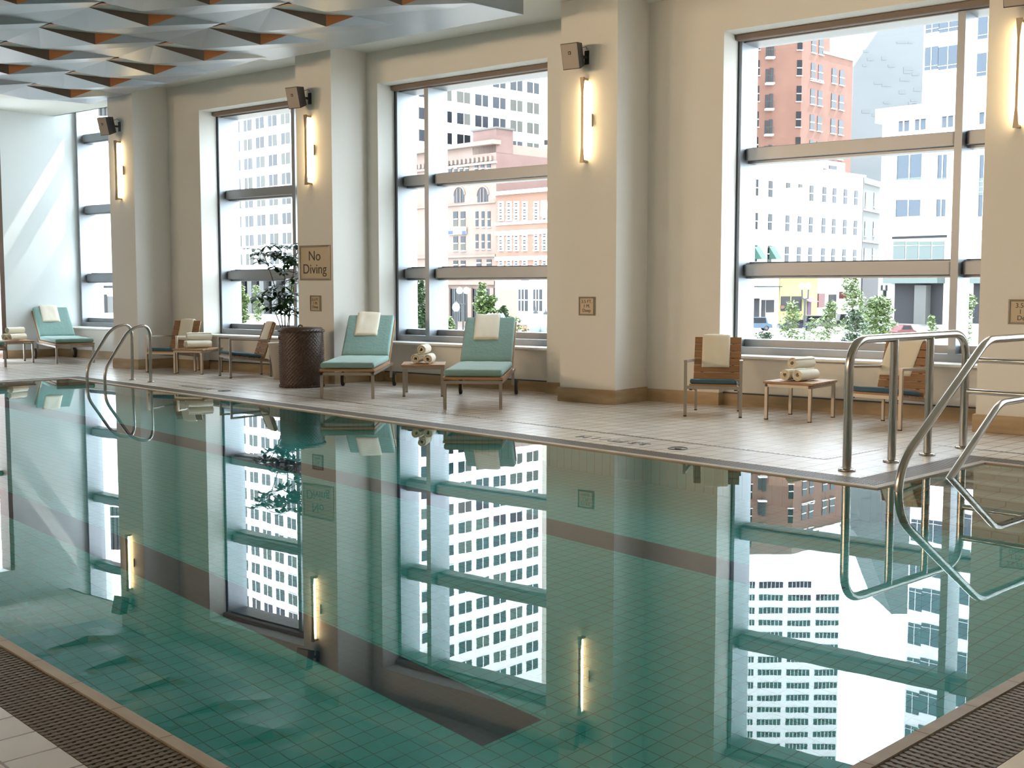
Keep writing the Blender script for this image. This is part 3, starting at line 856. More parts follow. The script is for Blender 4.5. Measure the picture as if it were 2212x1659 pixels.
# ---- guard rail with four posts and two side bars
gr = thing('guard_rail', 'stainless guard rail with four flanged posts on the deck by the right window', 'railing', (0,0,0))
up_ = -4.55
t_ = MB(); 
def G(v, z, u=None): return P((-4.545+(v-7.93)*.027) if u is None else u, v, z)
t_.tube(arc_path([G(7.93,.0), G(7.93,1.0), G(9.79,1.005), G(9.79,.0)], [.24,.24], 10), .034, 16); t_.build('top_rail', M['steel'], gr)
for v in (8.589, 9.165): p_ = MB(); p_.tube([G(v,.0), G(v,.985)], .033, 16); p_.build('post', M['steel'], gr)
for v in (7.93, 8.589, 9.165, 9.79):
    p_ = MB(); flange(p_, G(v,0), .066); p_.build('flange', M['steel'], gr)
for z in (.775,.50):
    p_ = MB(); p_.tube([G(9.79,z), P(-1.2,9.79,z)], .024, 12); p_.build('side_bar', M['steel'], gr)
p_ = MB(); p_.tube([P(-1.2,9.79,0), P(-1.2,9.79,1.0)], .033, 16); p_.build('post', M['steel'], gr)
# ---- handrail over the underwater steps
hr = thing('step_handrail', 'bent double stainless handrail rising out of the water over the steps', 'handrail', (0,0,0))
a_ = MB(); a_.tube(arc_path([P(-3.85,7.41,-.9), P(-3.85,7.41,.17), P(-3.85,8.74,1.0), P(-3.85,9.75,1.0)], [.22,.12], 8), .031, 16); a_.build('upper_rail', M['steel'], hr)
a_ = MB(); a_.tube(arc_path([P(-3.88,7.45,-.50), P(-3.88,9.08,.49), P(-3.88,9.75,.49)], [.1], 8), .028, 16); a_.build('lower_rail', M['steel'], hr)
a_ = MB(); a_.tube([P(-3.85,9.75,0), P(-3.85,9.75,1.0)], .030, 16); a_.build('post', M['steel'], hr)
a_ = MB(); flange(a_, P(-3.85,9.75,0)); a_.build('flange', M['steel'], hr)

# ---- wall lamps, speakers, plaques on the columns
XC = [-17.57,-12.81,-7.96,-3.06]
WHERE = ['on the farthest column','on the column with the large sign','on the middle column','on the rightmost column']
def make_sconce():
    t = thing('wall_lamp', 'x', 'wall lamp')
    b = MB()
    b.bar((0,-.095,-.485),(0,-.095,.485), .022, .022)
    for s in (-1, 1):
        b.add([(-.026,-.11,s*.50),(.026,-.11,s*.50),(.026,-.082,s*.50),(-.026,-.082,s*.50),(-.011,-.107,s*.32),(.011,-.107,s*.32),(.011,-.084,s*.32),(-.011,-.084,s*.32)],
              [(0,1,2,3),(4,7,6,5),(0,4,5,1),(1,5,6,2),(2,6,7,3),(3,7,4,0)])
        b.box(-.02,.02,-.09,-.0, s*.48-.012, s*.48+.012)
    b.build('bracket', M['bronze'], t)
    tb = MB(); tb.tube([(0,-.048,-.455),(0,-.048,.455)], .017, 12); tb.build('lamp_tube', M['tube'], t)
    c = MB(); c.box(.078,.086,-.02,-.0,-.075,.075); c.build('switch_bar', M['plaque'], t)
    return t
sc = make_sconce()
def make_speaker():
    t = thing('wall_speaker', 'x', 'speaker')
    Mr = Matrix.Translation((-.05,-.20,0)) @ Matrix.Rotation(R(6), 4, 'Z') @ Matrix.Rotation(R(14), 4, 'X')
    b = MB(); 
    vs = [Mr @ Vector(p) for p in ((-.115,-.09,-.15),(.115,-.09,-.15),(.115,-.09,.15),(-.115,-.09,.15),(-.075,.09,-.13),(.075,.09,-.13),(.075,.09,.13),(-.075,.09,.13))]
    b.add(vs, [(0,1,2,3),(5,4,7,6),(4,0,3,7),(1,5,6,2),(3,2,6,7),(4,5,1,0)]); cs = b.build('case', M['spk_s'], t)
    g_ = MB(); g_.bbox(-.108,.108,-.102,-.088,-.143,.143,.006,0,Mr); go = g_.build('grille', M['spk'], t)
    k = MB(); k.box(-.018,.018,-.106,-.100,.02,.056,0,Mr); k.box(-.009,.009,-.108,-.104,.028,.047,1,Mr); k.build('badge', [M['black'], M['spk']], go)
    m_ = MB(); m_.box(-.03,.03,-.012,0,-.08,.08); m_.bar((0,-.01,0),(-.03,-.13,.0), .03,.03); m_.tube([(0,-.0,.1),(.02,-.05,.12),(-.02,-.1,.1)], .004, 6); m_.build('bracket', M['black'], t)
    return t
sp = make_speaker()
YC = 11.6
def text_mesh(body, size, name, parent, loc, rot=(pi/2,0,0), depth=.002, spacing=1.0, mat_=None):
    cu = bpy.data.curves.new('tmp', 'FONT'); cu.body = body; cu.size = size; cu.align_x = 'CENTER'; cu.align_y = 'CENTER'; cu.extrude = depth/2; cu.space_line = spacing
    o = bpy.data.objects.new('tmp', cu); COL.objects.link(o); bpy.context.view_layer.update()
    me = bpy.data.meshes.new_from_object(o.evaluated_get(bpy.context.evaluated_depsgraph_get()))
    bpy.data.objects.remove(o); bpy.data.curves.remove(cu)
    me.materials.clear(); me.materials.append(mat_ or M['ink'])
    r = bpy.data.objects.new(name, me); COL.objects.link(r); r.location = loc; r.rotation_euler = rot
    if parent is not None: r.parent = parent
    return r
for i, x in enumerate(XC):
    lab = 'vertical tube lamp glowing warm ' + WHERE[i]
    if i == 0: put(sc, (x, YC, 3.38), 0); sc['label'] = lab; sc['group'] = 'tube lamps on the columns'
    else: copy_tree(sc, None, (x, YC, 3.38), 0, lab, 'tube lamps on the columns')
    lab = 'tilted grey box speaker %s above its lamp' % WHERE[i]
    if i == 0: put(sp, (x, YC, 4.12), 0); sp['label'] = lab; sp['group'] = 'speakers on the columns'
    else: copy_tree(sp, None, (x+(.06 if i == 3 else 0), YC, 4.12), 0, lab, 'speakers on the columns')
def plaque(x0, x1, z0, z1, body, size, label, sp_=1.0):
    t = thing('wall_sign', label, 'sign', ((x0+x1)/2, YC, (z0+z1)/2)); w_, h_ = (x1-x0)/2, (z1-z0)/2
    e = .018 if w_ < .2 else .028
    b = MB(); 
    b.box(-w_, w_, -.012, 0, -h_, h_, 0)
    b.build('plate', M['plaque'], t)
    fr = MB()
    o4 = [(-w_,-h_),(w_,-h_),(w_,h_),(-w_,h_)]; i4 = [(-w_+e,-h_+e),(w_-e,-h_+e),(w_-e,h_-e),(-w_+e,h_-e)]
    for k in range(4):
        a, b2 = o4[k], o4[(k+1) % 4]; c, d = i4[(k+1) % 4], i4[k]
        fr.add([(a[0],-.013,a[1]),(b2[0],-.013,b2[1]),(c[0],-.024,c[1]),(d[0],-.024,d[1])], [(0,1,2,3)])
        fr.add([(d[0],-.024,d[1]),(c[0],-.024,c[1]),(c[0],-.014,c[1]),(d[0],-.014,d[1])], [(0,1,2,3)])
    fr.build('bevelled_frame', M['plaque_e'], t)
    text_mesh(body, size, 'lettering', t, (0,-.0135,0), spacing=sp_)
plaque(-13.08,-12.42,1.50,2.01,'No\nDiving',.20,'large square No Diving sign on the column behind the wicker hamper',.95)
plaque(-12.86,-12.63,1.05,1.28,'3.5 FT.\n1 M.\nDeep',.056,'small depth sign below the No Diving sign',.95)
plaque(-8.06,-7.82,1.06,1.285,'3.5 FT.\n1 M.\nDeep',.056,'small depth sign alone on the middle column',.95)
plaque(-3.09,-2.79,1.05,1.285,'3.5 FT.\n1 M.\nDeep',.062,'depth sign on the rightmost column cut off by the photo edge',.95)

# ---- depth markings set in the deck tiles, read from the window side
def marking(u, v, label):
    t = thing('depth_marking', label, 'floor marking', P(u, v, 0), TH+pi, 'depth markings in the deck')
    text_mesh('3.5 FT / 1 M', .17, 'lettering', t, (.0,0,.003), (0,0,0), .002, mat_=M['ink2'])
    c = MB(); c.tube([(-.75+.085*math.cos(2*pi*k/32), .085*math.sin(2*pi*k/32), .001) for k in range(32)], .006, 4, 0, True)
    c.box(-.82,-.68,-.006,.006,.0005,.0025,0); c.tube([(-.80,.02,.001),(-.75,.03,.001),(-.71,-.02,.001)], .008, 4)
    c.build('no_diving_symbol', M['ink2'], t)
M['ink2'] = mat('tile_inlay_grey', srgb(84,90,98), .5)
marking(-6.95, 7.97, 'grey 3.5 FT / 1 M marking with no diving symbol before the right chairs')
marking(-14.7, 8.02, 'grey 3.5 FT / 1 M marking in front of the far armchairs')

# ---- ceiling fittings
def fitting(name, loc, label, lit):
    b = MB(); b.lathe([(.0,-.012),(.062,-.012),(.07,-.006),(.07,0)], 24, 0, loc)
    o = b.build(name, M['white_paint']); tag(o, label, 'ceiling fitting', None)
for (px_, py_, nm) in ((65,207,'small round white downlight in the low ceiling by the sunlit end wall'),):
    r_ = ray(px_, py_); t0 = (ZC-H)/r_.z; p_ = CAM + r_*t0; fitting('downlight', (p_.x, p_.y, ZC), nm, 1)
for (px_, py_, nm) in ((172,172,'small round smoke detector inside the leftmost ceiling opening'),(530,60,'small round smoke detector in a ceiling opening above the second column')):
    r_ = ray(px_, py_); t0 = (4.60-H)/r_.z; p_ = CAM + r_*t0; fitting('smoke_detector', (p_.x, p_.y, 4.615), nm, 1)

# ------------------------------------------------------------------ the city outside (real distances, street four metres below)
GZ = -4.0
def X(r, g, b, f=1):   # facade paint seen under a bright sky: lower albedo than the glare it gives
    c = srgb(r, g, b); k = EXT*f; return (c[0]*k, c[1]*k, c[2]*k, 1)
EXT = .115
def brickmat(name, c1, c2, mo, w=.9, h=.3):
    m = bpy.data.materials.new(name); m.use_nodes = True; nt = m.node_tree; b = nt.nodes['Principled BSDF']; b.inputs['Roughness'].default_value = .9
    tc = nt.nodes.new('ShaderNodeTexCoord'); n = nt.nodes.new('ShaderNodeTexNoise'); n.inputs['Scale'].default_value = .35; n.inputs['Detail'].default_value = 8
    r = nt.nodes.new('ShaderNodeValToRGB'); r.color_ramp.elements[0].position = .35; r.color_ramp.elements[1].position = .7
    r.color_ramp.elements[0].color = c1; r.color_ramp.elements[1].color = c2
    w_ = nt.nodes.new('ShaderNodeTexWave'); w_.bands_direction = 'Z'; w_.inputs['Scale'].default_value = 1/(h*6.28)*3.14/1.0
    mx = nt.nodes.new('ShaderNodeMixRGB'); mx.inputs[0].default_value = .12; mx.inputs[2].default_value = mo
    nt.links.new(tc.outputs['Object'], n.inputs['Vector']); nt.links.new(n.outputs['Fac'], r.inputs[0]); nt.links.new(r.outputs[0], mx.inputs[1]); nt.links.new(mx.outputs[0], b.inputs['Base Color'])
    return m
E_ = {}
E_['white'] = mat('white_precast', (.62,.62,.62,1), .8)
E_['cream'] = mat('cream_render', (.36,.33,.28,1), .85)
E_['brick'] = brickmat('red_brick', X(222,154,126,1.15), X(206,138,110,1.15), X(235,190,165))
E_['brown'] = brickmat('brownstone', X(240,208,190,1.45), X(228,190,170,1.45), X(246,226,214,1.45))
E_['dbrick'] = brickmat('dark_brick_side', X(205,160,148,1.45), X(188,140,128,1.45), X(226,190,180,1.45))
E_['orange'] = brickmat('orange_brick', X(242,182,152,1.45), X(236,168,134,1.45), X(250,214,196,1.45))
E_['grey'] = mat('grey_slab_cladding', X(206,210,212), .7, var=(.06,.2,X(196,202,204),(1,1,3)))
E_['grey2'] = mat('grey_slab_panel', X(196,201,203), .7)
E_['greystone'] = mat('grey_stone', X(190,190,184), .8)
E_['stone'] = mat('pale_limestone', (.34,.34,.33,1), .8)
E_['pane'] = mat('window_pane_blue', X(80,88,100), .2, spec=.25)
E_['pane_d'] = mat('window_pane_dark', X(50,54,62), .2, spec=.25)
E_['blind'] = mat('window_blind_tan', X(128,126,108), .6)
E_['panel_g'] = mat('grey_green_panel', X(186,210,204), .6)
E_['glassb'] = mat('curtain_glass', X(130,154,178), .12, spec=.35)
E_['dark'] = mat('shadowy_interior', X(66,66,72), .8)
E_['yellow'] = mat('yellow_shopfront', X(250,238,150,2.2), .7)
E_['red'] = mat('red_paint', X(214,100,84), .5)
E_['green'] = mat('green_awning_cloth', X(120,196,170), .8)
E_['purple'] = mat('purple_cloth', X(206,150,214), .8)
E_['blue'] = mat('blue_banner_ink', X(120,150,226), .7)
E_['iron'] = mat('black_iron', X(60,66,70), .5)
E_['acorn'] = mat('frosted_globe', (.22,.25,.27,1), .3)
E_['road'] = mat('sunlit_pavement', (.46,.45,.43,1), .9, var=(.1,.4,(.38,.37,.36,1)))
E_['leaf'] = mat('bright_leaf', (.045,.075,.016,1), .6, var=(3,.5,(.07,.10,.028,1)))
E_['leaf_d'] = mat('dark_leaf', (.016,.034,.014,1), .5, var=(3,.5,(.035,.06,.02,1)))
E_['bark'] = mat('bark', (.10,.08,.06,1), .9)
E_['soil'] = mat('garden_soil', (.12,.10,.07,1), .9)
for n_, c_ in (('car_navy', X(70,80,104)), ('car_silver', X(190,194,198)), ('car_black', X(62,64,70)), ('car_red', X(214,96,92)), ('car_blue', X(150,196,236))):
    E_[n_] = mat(n_, c_, .25, .2)

g_ = MB(); g_.box(-420, 160, 13.6, 420, GZ-1, GZ); struct(g_, 'ground', E_['road'])

def hitd(K, d, x):
    """distance along the facade from corner K in direction d where pixel column x looks, and its depth"""
    r = ray(x, 620); a, b, c, e = r.x, -d.x, r.y, -d.y; det = a*e - b*c
    t = (K.x*e - b*K.y)/det; s = (a*K.y - c*K.x)/det
    return s, t
def zat(K, d, x, y): return H + ray(x, y).z*hitd(K, d, x)[1]
class Face:
    def __init__(s, K, d):
        s.K = Vector((K.x, K.y, 0)); s.d = Vector((d.x, d.y, 0)).normalized(); n = Vector((-s.d.y, s.d.x, 0))
        if n.dot(s.K) > 0: n = -n
        s.n = n; s.rz = math.atan2(s.d.y, s.d.x)
    def s(s, x): return hitd(s.K, s.d, x)[0]
    def z(s, x, y): return zat(s.K, s.d, x, y)
    def p(s, a, z, out=0): return s.K + s.d*a + s.n*out + Vector((0,0,z))
    def slab(s, mb, s0, s1, z0, z1, o0, o1, mi=0):
        vs = [s.p(a, z, o) for z in (z0, z1) for a, o in ((s0,o0),(s1,o0),(s1,o1),(s0,o1))]
        mb.add(vs, [(3,2,1,0),(4,5,6,7),(0,1,5,4),(1,2,6,5),(2,3,7,6),(3,0,4,7)], mi)
    def px(s, mb, x0, x1, y0, y1, o0, o1, mi=0):
        a, b = s.s(x0), s.s(x1); xm = (x0+x1)/2
        s.slab(mb, min(a,b), max(a,b), s.z(xm, y1), s.z(xm, y0), o0, o1, mi)
WM = {}
def win_mesh(w, h, kind):
    key = (round(w,2), round(h,2), kind)
    if key in WM: return WM[key]
    mb = MB(); t = .12; hw, hh = w/2, h/2
    pm = {'a':('pane','blind'), 'b':('pane_d','pane_d'), 'c':('blind','blind'), 'd':('pane','pane_d'), 'p':('pane','pane'), 'g':('glassb','glassb')}[kind[0]]
    if kind.endswith('1'):      # sash window with a middle rail
        mb.box(-hw, hw, -.06, .0, 0, hh, 0); mb.box(-hw, hw, -.04, .0, -hh, 0, 1); mb.box(-hw, hw, -.12, 0, -.06, .06, 2)
    else:
        mb.box(-hw, -.0, -.05, 0, -hh, hh, 0); mb.box(0, hw, -.05, 0, -hh, hh, 1); mb.box(-.07, .07, -.08, 0, -hh, hh, 2)
    mb.box(-hw-t, hw+t, -.22, 0, -hh-t, -hh, 2)
    me = bpy.data.meshes.new('window'); me.from_pydata(mb.v, [], mb.f)
    for k in (pm[0], pm[1], 'white'): me.materials.append(E_[k])
    me.polygons.foreach_set('material_index', mb.m); WM[key] = me; return me
def add_windows(face, parent, lst, cap=100):
    """lst of (s, z, w, h, kind); the largest hundred as parts, the rest as one part"""
    cen = lambda q: (face.p(q[0], q[1]) - CAM).length
    lst = sorted(lst, key=cen)
    for q in lst[:cap]:
        o = bpy.data.objects.new('window', win_mesh(q[2], q[3], q[4])); COL.objects.link(o); o.parent = parent
        o.location = face.p(q[0], q[1], .02); o.rotation_euler = (0,0,face.rz if face.n.dot(Vector((face.d.y,-face.d.x,0))) > 0 else face.rz+pi)
    if lst[cap:]:
        mb = MB()
        for q in lst[cap:]:
            face.slab(mb, q[0]-q[2]/2, q[0]+q[2]/2, q[1]-q[3]/2, q[1]+q[3]/2, 0, .06, 0 if q[4][0] in 'ad' else 1)
            face.slab(mb, q[0]-.09, q[0]+.09, q[1]-q[3]/2, q[1]+q[3]/2, 0, .15, 2)
        mb.build('window_rows', [E_['pane'], E_['blind'], E_['white']], parent, 'stuff')
rk = lambda s='aabcd': random.choice(s)
def block(parent, name, F, s0, s1, z0, z1, depth, m):
    mb = MB(); F.slab(mb, s0, s1, z0, z1, -depth, 0); return mb.build(name, E_[m], parent)

# -- white office tower seen through the two left windows
t = thing('office_tower', 'tall white office tower with square paired windows filling the two left windows', 'building')
K = at(850, 620, 202); F1 = Face(K, -PX); F2 = Face(K, PY)
L2 = F2.s(1172)
mb = MB(); c = [F1.p(0,0), F1.p(90,0), F1.p(90,0)+PY*L2, F2.p(L2,0)]
mb.prism([(p.x,p.y) for p in c], 3.0, 100); mb.build('wall', E_['white'], t)
b2 = MB(); F1.slab(b2, .5, 89, GZ, 3, -8, -1.5); F2.slab(b2, .5, L2-.5, GZ, 3, -8, -1.5); b2.build('lobby_glass', E_['pane_d'], t)
b2 = MB()
for k in range(20): F1.slab(b2, 1+k*4.6, 2.6+k*4.6, GZ, 3, -1.6, -.2)
for k in range(8): F2.slab(b2, 1+k*4.6, 2.6+k*4.6, GZ, 3, -1.6, -.2)
b2.build('ground_floor_piers', E_['greystone'], t)
ws = [(51.5-4.57*i, 33.85+3.83*k, 3.0, 2.25, rk()) for i in range(-2, 6) for k in range(-7, 10)]
add_windows(F1, t, ws, 56)
ws = [(12.0+4.46*j, 35.75+3.83*k, 3.2, 2.05, rk('aaddbc')) for j in range(-1, 6) for k in range(-7, 11)]
add_windows(F2, t, ws, 44)

# -- brownstone with arched windows
t = thing('arched_brownstone', 'pink brownstone block with big arched windows in front of the white tower', 'building')
FB = Face(at(1072, 620, 150), -PX)
sL = FB.s(870); ztop = FB.z(1070, 312)
block(t, 'wall', FB, 0, sL, GZ, ztop, 14, 'brown')
mb = MB(); FB.slab(mb, -.4, sL, ztop-.2, ztop+.35, -.5, .9); FB.slab(mb, -.2, sL, ztop-2.6, ztop-2.3, 0, .35)
k = .6
while k < sL: FB.slab(mb, k, k+.35, ztop-2.2, ztop-1.6, 0, .3); k += .85
FB.slab(mb, -.1, sL, FB.z(1040,440)-.1, FB.z(1040,440)+.1, 0, .25); FB.slab(mb, -.1, sL, FB.z(1040,553)-.15, FB.z(1040,553)+.15, 0, .3); FB.slab(mb, -.1, sL, FB.z(1040,612)-.2, FB.z(1040,612)+.3, 0, .5)
mb.build('cornice_bands', E_['brown'], t)
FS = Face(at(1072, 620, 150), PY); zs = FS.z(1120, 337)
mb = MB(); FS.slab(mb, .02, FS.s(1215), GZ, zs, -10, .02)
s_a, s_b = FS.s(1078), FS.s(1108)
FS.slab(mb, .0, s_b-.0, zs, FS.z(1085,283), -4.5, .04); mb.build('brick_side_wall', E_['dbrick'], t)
mb = MB(); FS.slab(mb, -.15, s_b+.15, FS.z(1085,283), FS.z(1085,279), -4.7, .2); mb.build('chimney_cap', E_['greystone'], t)
ws = []
for x in (960,974,986,998,1010,1030,1043,1056.6): ws.append((FB.s(x), FB.z(x, 366), .62, 1.1, 'p1'))
for x in (955,985,1001): ws.append((FB.s(x), FB.z(x, 474), .9, 2.0, 'a1')); ws.append((FB.s(x), FB.z(x, 526), .9, 1.9, 'a1')); ws.append((FB.s(x), FB.z(x, 572), .9, 1.1, 'b1'))
for x in (1031,1044,1057):
    ws.append((FB.s(x), FB.z(x, 474), .5, 2.0, 'p1')); ws.append((FB.s(x), FB.z(x, 522), .5, 1.9, 'p1'))
for x in (1035,1057): ws.append((FB.s(x), FB.z(x, 568), .9, .9, 'b1'))
add_windows(FB, t, ws)
for x in (948, 993, 1043.5):
    mb = MB(); s0 = FB.s(x); zc = FB.z(x, 423); r_ = 1.0
    pts = [(s0-r_*1.0, zc-.95), (s0+r_, zc-.95)] + [(s0+r_*math.cos(a), zc+r_*1.0*math.sin(a)) for a in [pi*k/12 for k in range(13)]]
    mb.add([FB.p(a, z, .06) for a, z in pts], [tuple(range(len(pts)))] , 0)
    for q in (-.33, .33): FB.slab(mb, s0+q-.05, s0+q+.05, zc-.95, zc+.85, .06, .14, 1)
    arch = [FB.p(s0+(r_+.12)*math.cos(pi*k/14), zc+(r_+.12)*math.sin(pi*k/14), .06) for k in range(15)]
    mb.tube(arch, .12, 6, 1); mb.build('arched_window', [E_['pane'], E_['brown']], t)
mb = MB()
for x in (935, 970, 1018, 1066): FB.px(mb, x-4, x+4, 622, 700, 0, .35)
mb.build('shopfront_piers', E_['brown'], t)
for a, b in ((939,966),(974,1014),(1022,1062)):
    mb = MB(); FB.px(mb, a, b, 624, 694, .02, .08, 0)
    for q in range(1, 4): xx = a+(b-a)*q/4; FB.px(mb, xx-.5, xx+.5, 624, 694, .08, .16, 1)
    mb.build('shop_window', [E_['pane_d'], E_['panel_g']], t)
bn = thing('street_banner', 'white and blue cloth banner hung on the pink brownstone front', 'banner')
mb = MB(); FB.px(mb, 972, 1010, 492, 507, .2, .24, 0); FB.px(mb, 972, 982, 499, 507, .24, .25, 1); FB.px(mb, 1001, 1010, 499, 507, .24, .25, 1)
for k in range(9): FB.px(mb, 975+k*3.7, 977.2+k*3.7, 494, 496, .24, .25, 1)
mb.build('cloth', [E_['white'], E_['blue']], bn)

# -- orange and white block
t = thing('orange_brick_block', 'orange brick and white block with grouped sash windows beside the brownstone', 'building')
FC = Face(at(1215, 620, 140), -PX); s0 = FC.s(1071)
zt = FC.z(1120, 418)
block(t, 'wall', FC, 0, s0, GZ, zt, 12, 'orange')
mb = MB(); FC.slab(mb, -.3, s0+.1, zt-.1, zt+.3, -.3, .7); 
for y0, y1 in ((497,507),(478,484),(553,562),(596,603)): FC.px(mb, 1071, 1214, y0, y1, 0, .22)
for x in (1083,1100.5,1116.5,1134.5,1159,1177,1194):
    for y0, y1 in ((436,478),(503,543),(560,596)): FC.px(mb, x-5.4, x+5.4, y0, y1, 0, .10)
FC.px(mb, 1071, 1214, 605, 702, 0, .12)
mb.build('white_trim', E_['white'], t)
ws = []
for x in (1083,1100.5,1116.5,1134.5,1159,1177,1194):
    for y in (444,458,471,509,523,536,568,582): ws.append((FC.s(x), FC.z(x, y), .42, .5, rk('pdp')+'1'))
f2 = Face(FC.p(0,0,.12), -PX)
add_windows(f2, t, ws)
mb = MB(); FC.px(mb, 1079, 1118, 624, 700, .12, .16); mb.build('yellow_shopfront', E_['yellow'], t)
for a, b in ((1122,1142),(1154,1173),(1184,1202)):
    mb = MB(); FC.px(mb, a, b, 625, 672, .12, .18, 0)
    for q in (1,2): xx = a+(b-a)*q/3; FC.px(mb, xx-.6, xx+.6, 625, 672, .18, .26, 1)
    FC.px(mb, a, b, 647, 649, .18, .26, 1); mb.build('shop_window', [E_['pane'], E_['white']], t)
mb = MB(); FC.px(mb, 1122, 1200, 603, 609, .2, .26, 0); FC.px(mb, 1128, 1146, 602, 606, .26, .3, 1); mb.build('sign_board', [E_['white'], E_['blue']], t)
t = thing('peach_tower', 'sliver of a peach tower at the right edge of the second window', 'building')
FP = Face(at(1171, 620, 260), RT); block(t, 'wall', FP, 0, 30, GZ, 140, 12, 'cream')
mb = MB(); FP.px(mb, 1175, 1183, 306, 316, 0, .1); mb.build('window', E_['pane_d'], t)

# -- red brick tower
t = thing('red_brick_tower', 'red brick tower with iron balconies in the upper left of the big right window', 'building')
KR = at(1722, 620, 200); FL_ = Face(KR, -RT); FR_ = Face(KR, PY)
sL = FL_.s(1560); sm_ = FR_.s(1781); sR = FR_.s(1831); zT = FR_.z(1760, 78); zl = FR_.z(1805, 133)
mb = MB(); c = [FL_.p(sL,0), KR, FR_.p(sm_,0), FR_.p(sm_,0)-RT*18 + FW*0, FL_.p(sL,0)+PY*12]
mb.prism([(p.x,p.y) for p in c][::-1], GZ, zT)
FR_.slab(mb, sm_-.1, sR, GZ, zl, -8, -.02); mb.build('wall', E_['brick'], t)
mb = MB(); FR_.slab(mb, sm_-2.2, sR+.2, zl, zl+.35, -8, .2); FR_.px(mb, 1741, 1768, 182, 184, 0, .25); mb.build('stone_coping', E_['white'], t)
ws = []
for i, x in enumerate((1746.5,1762,1791.4,1807.7)):
    for k in range(9):
        z = FR_.z(1746.5, 106.5+54*k) 
        if i > 1 and k == 0: continue
        ws.append((FR_.s(x), z, 1.35 if i < 2 else 1.5, 2.6, 'p1'))
add_windows(FR_, t, ws)
ws = [(FL_.s(x), FL_.z(x, 100+54*k), .85, 2.6, 'b1') for x in (1725.5-8, 1627) for k in range(9)]
add_windows(FL_, t, ws)
for k in range(9):
    mb = MB(); y = 132.5+54*k; xs_ = 1653.5
    FL_.px(mb, xs_-9, xs_+9, y, y+3.5, -.1, 1.1, 0); FL_.px(mb, xs_-8, xs_-1, y-30, y, .0, .06, 1); FL_.px(mb, xs_+1, xs_+8, y-32, y, 0, .3, 1)
    for q in range(7): FL_.px(mb, xs_-8.5+q*2.8, xs_-8+q*2.8, y-14, y, 1.0, 1.05, 2)
    FL_.px(mb, xs_-9, xs_+9, y-15, y-14, .98, 1.06, 2)
    mb.build('balcony', [E_['white'], E_['dark'], E_['iron']], t)

# -- white ribbon-window tower beyond it, mostly seen mirrored in the pool
t = thing('ribbon_window_tower', 'very tall white tower with rows of ribbon windows behind the red brick tower', 'building')
FG = Face(at(1600, 620, 310), RT); block(t, 'wall', FG, FG.s(1560), FG.s(1831), 45, 150, 20, 'white')
ws = []
def ribbon(face, parent, x0, x1, yc, h):
    mb = MB(); face.px(mb, x0, x1, yc-h/2, yc+h/2, 0, .1, 0)
    face.px(mb, x0, x1, yc+h*.2, yc+h/2, .1, .14, 1)
    n = 6
    for q in range(1, n): xx = x0+(x1-x0)*q/n; face.px(mb, xx-.5, xx+.5, yc-h/2, yc+h/2, .1, .3, 2)
    mb.build('ribbon_window', [E_['pane'], E_['pane_d'], E_['white']], parent)
for k in range(16):
    for a, b in ((1565,1597),(1606,1642),(1652,1704),(1716,1766),(1778,1828)):
        if k == 0 and a > 1770: continue
        ribbon(FG, t, a, b, -14-28.4*k, 13)

# -- grey sloping slab building
t = thing('grey_slab_building', 'blank grey clad building with a slanting left edge behind the stone building', 'building')
FI = Face(at(1833, 620, 240), RT)
poly = [(FI.s(x), FI.z(x, y)) for x, y in ((1826,640),(1833,150),(1893,62),(1925,-20),(1946,-72),(2150,-72),(2150,640))]
n = len(poly); vs = [FI.p(a, z, 0) for a, z in poly] + [FI.p(a, z, -15) for a, z in poly]
mb = MB(); mb.add(vs, [tuple(range(n)), tuple(range(2*n-1, n-1, -1))] + [(i, n+i, n+(i+1) % n, (i+1) % n) for i in range(n)]); mb.build('wall', E_['grey'], t)
mb = MB()
for k in range(26): 
    x = random.uniform(1850,1970); y = random.uniform(90,330); FI.px(mb, x, x+random.uniform(8,22), y, y+random.uniform(4,8), 0, .06)
mb.build('cladding_panels', E_['grey2'], t)

# -- glass and white tower on the right
t = thing('glass_checker_tower', 'tower of alternating blue glass and white panels at the top right window', 'building')
FJ = Face(at(1980, 620, 147), PX)
block(t, 'wall', FJ, FJ.s(1980), FJ.s(2260), GZ, 70, 12, 'white')
for k in range(8):
    for a, b, off in ((1984,2012,0),(2013,2054,0),(2094,2140,18),(2160,2200,18)):
        y = 56-78*k + off - (a-1984)*.06
        for kk in ((0,1,2) if k == 0 else (0,)):
            mb = MB(); yy = y + 78*kk
            if yy > 205: continue
            FJ.px(mb, a, b, yy-24, yy+24, 0, .12, 0); FJ.px(mb, (a+b)/2-.5, (a+b)/2+.5, yy-24, yy+24, .12, .2, 1); FJ.px(mb, a, b, yy+16, yy+17, .12, .2, 1)
            mb.build('glass_bay', [E_['glassb'], E_['white']], t)

